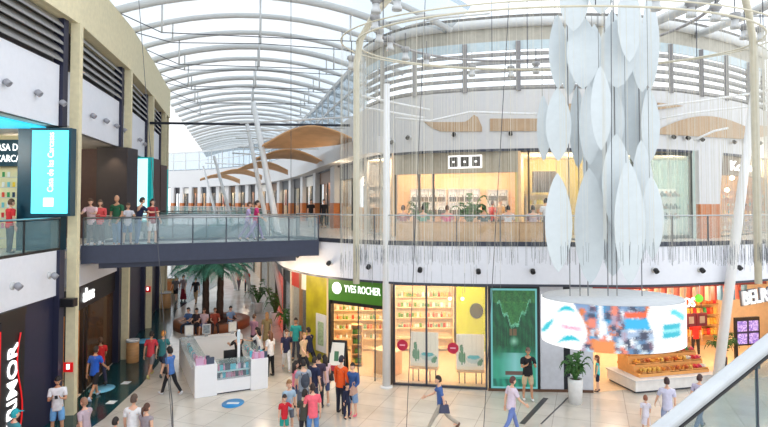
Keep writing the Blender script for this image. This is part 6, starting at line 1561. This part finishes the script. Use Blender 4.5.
t, w_, s = person('woman in denim jacket and pale skirt beside the man in orange', at(353, 363.5, 1.62), 1.62, -155, 'hipbag', ('jacket', (52, 84, 140)), ('skirt', (130, 156, 190)), ('short', DKH), (232, 104, 130)); bag(t, w_, (190, 150, 132), 'large tan bag on the arm of the woman in denim', 0, .1, 1.05)
person('toddler in navy outfit standing between the orange man and the denim woman', at(347, 384.5, 1.05), 1.05, 140, 'stand', ('long', (34, 38, 66)), ('trousers', (34, 38, 66)), ('short', DKH), (36, 32, 36), child=True)
# ---- middle and right of the hall
t, w_, s = person('person in blue shirt and beige trousers striding left across the hall', at(441, 373, 1.68), 1.68, -90, 'stride', ('tee', (70, 100, 160)), ('trousers', (176, 166, 152)), ('short', DKH), (110, 76, 60)); bag(t, w_, (60, 64, 90), 'dark blue bag of the person striding left', 0, .05)
person('person in white lilac shirt and blue trousers passing before the waterfall poster', at(511, 376, 1.7), 1.7, 70, 'walk', ('tee', (222, 206, 222)), ('trousers', (110, 130, 190)), ('short', (90, 54, 52)))
t, w_, s = person('man in black t-shirt and khaki shorts waiting before the waterfall poster', at(527.5, 348, 1.76), 1.76, 178, 'phone', ('tee', (30, 30, 34)), ('shorts', (206, 184, 150)), ('short', (120, 100, 90)), (236, 236, 236), 'tan', build=1.12); phone(t, w_, 'dark phone held by the man in khaki shorts')
person('girl with long brown hair in turquoise top and dark shorts at the candy shop entrance', at(597.5, 357, 1.22), 1.22, -70, 'stand', ('tank', (80, 196, 190)), ('shorts', (40, 42, 64)), ('long', (110, 66, 44)), (70, 50, 46), child=True)
person('shop assistant in dark trousers standing behind the round screen', (P3(CF, px_on(CF, 633, 1.9), 2.3, 0).x, P3(CF, px_on(CF, 633, 1.9), 2.3, 0).y, .012), 1.76, 150, 'walk', ('tee', (60, 56, 64)), ('trousers', (44, 42, 50)), ('short', DKH), (190, 140, 70))
person('shop assistant in red top behind the candy counter', (P3(CF, px_on(CF, 693, 3.0), 3.0, 0).x, P3(CF, px_on(CF, 693, 3.0), 3.0, 0).y, .012), 1.66, 190, 'stand', ('tee', (226, 50, 40)), ('trousers', (60, 50, 50)), ('short', DKH))
t, w_, s = person('person in pale lilac t-shirt walking with a small child before the candy counter', at(667, 379, 1.66), 1.66, 15, 'holdchild', ('tee', (206, 204, 226)), ('trousers', (150, 160, 190)), ('short', (64, 44, 44)))
person('small child in white walking hand in hand left of the lilac t-shirt', at(645.5, 396, 1.08), 1.08, 20, 'walk', ('tee', (226, 220, 232)), ('skirt', (226, 220, 232)), ('short', (150, 92, 70)), child=True)
person('person in pale violet top walking just above the escalator handrail', at(698.5, 374, 1.64), 1.64, 60, 'walk', ('tee', (196, 190, 216)), ('trousers', (110, 110, 140)), ('short', (70, 46, 44)))
# ---- on the footbridge
def onb(x, yhead, h): return at(x, yhead, h, FL + .012)
def bpt(x, off):                              # a spot on the deck, seen in pixel column x, off metres behind the near edge
    a_, u_, n_, l_ = BR; k = (x - 384) / F_PX; o_ = a_ + n_ * off; s_ = (k * o_.y - o_.x) / (u_.x - k * u_.y); p = o_ + u_ * s_; return (p.x, p.y, FL + .012)
person('woman in pale pink shirt and black trousers at the left end of the footbridge', bpt(92, .75), 1.68, 170, 'rail', ('tee', (232, 196, 200)), ('trousers', (40, 36, 42)), ('short', BRH))
person('woman in coral top with crossed arms on the footbridge', bpt(100.5, 1.3), 1.62, 175, 'armscrossed', ('long', (236, 92, 92)), ('trousers', (66, 60, 70)), ('long', BRH))
person('broad man in dark green t-shirt and jeans on the footbridge', bpt(117.5, .6), 1.78, 190, 'relaxed', ('tee', (34, 96, 66)), ('trousers', (96, 130, 170)), ('bald', DKH), (226, 226, 226), 'tan', build=1.15)
person('child in white t-shirt and blue shorts on the footbridge beside the green shirt man', bpt(128, 1.1), 1.52, 150, 'rail', ('tee', (226, 224, 232)), ('shorts', (84, 110, 160)), ('short', BRH))
person('man in navy shirt and jeans leaning on the footbridge rail with his back turned', bpt(138.5, .7), 1.72, 40, 'rail', ('tee', (26, 34, 66)), ('trousers', (70, 96, 140)), ('short', DKH))
person('woman in red and black top and white shorts on the footbridge', bpt(152.5, 1.1), 1.66, 120, 'relaxed', ('tee', (150, 40, 48)), ('shorts', (236, 232, 232)), ('long', DKH))
person('person in magenta top crossing the right half of the footbridge', bpt(256, 1.6), 1.66, 80, 'walk', ('tee', (196, 40, 110)), ('trousers', (150, 130, 180)), ('short', DKH))
person('person in lilac shirt walking behind the magenta top on the footbridge', bpt(248, 2.0), 1.6, 80, 'walk', ('tee', (196, 176, 220)), ('trousers', (140, 130, 170)), ('short', BRH))
# ---- upper galleries
person('man in black shirt and beige trousers on the upper right gallery', (W(311, 203, 36).x, 36, FL), 1.74, 170, 'stand', ('tee', (34, 30, 34)), ('trousers', (206, 190, 170)), ('short', DKH))
person('person all in black on the upper right gallery beside the beige trousers', (W(324, 203, 35).x, 35, FL), 1.74, 190, 'stand', ('long', (30, 28, 34)), ('trousers', (32, 30, 36)), ('short', DKH))
person('shopper in red top in the near left gallery shop at the left edge', (-11.6, 17.4, FL), 1.64, 30, 'stand', ('tee', (206, 40, 44)), ('trousers', (60, 56, 66)), ('short', BRH))
def cafe(x, lab, top, hair, face=10, off=.8, h=1.7, bot=(70, 66, 76)):
    q = on(offset(E, off), x); person(lab, (q[0], q[1], FL), h, face, 'sit', top, ('trousers', bot), hair, seat=.56)
for x, lab, top, hair in ((403, 'seated cafe guest in dull red top, leftmost at the oak booth', ('tee', (166, 84, 84)), ('short', BRH)),
        (423, 'seated cafe guest in sea green top at the oak booth', ('tee', (104, 170, 140)), ('short', DKH)),
        (447, 'seated cafe guest in bright pink top at the oak booth', ('tee', (226, 92, 134)), ('short', BRH)),
        (484, 'seated cafe guest in dark grey green top at the oak booth', ('tee', (74, 88, 80)), ('short', DKH)),
        (508, 'seated cafe guest in white shirt with black hair at the oak booth', ('tee', (236, 236, 240)), ('short', (18, 16, 18))),
        (533, 'seated cafe guest in pale striped shirt at the right end of the booth', ('tee', (196, 176, 186)), ('short', DKH))):
    cafe(x, lab, top, hair, 10)
person('cafe guest in red top standing inside the cafe', (on(offset(K, 1.2), 492)[0], on(offset(K, 1.2), 492)[1], FL + .012), 1.6, 60, 'stand', ('tee', (216, 70, 56)), ('trousers', (60, 56, 60)), ('short', BRH))
person('cafe guest in cream top standing at the back of the cafe', (on(offset(K, 1.8), 500)[0], on(offset(K, 1.8), 500)[1], FL + .012), 1.66, 160, 'stand', ('tee', (226, 200, 170)), ('trousers', (90, 76, 66)), ('short', BRH))
person('person in white top standing outside the yellow shop behind the petals', (on(offset(E, 2.4), 546)[0], on(offset(E, 2.4), 546)[1], FL), 1.7, 10, 'stand', ('tee', (230, 230, 232)), ('trousers', (60, 60, 70)), ('short', DKH))
# potted plant on the cafe terrace
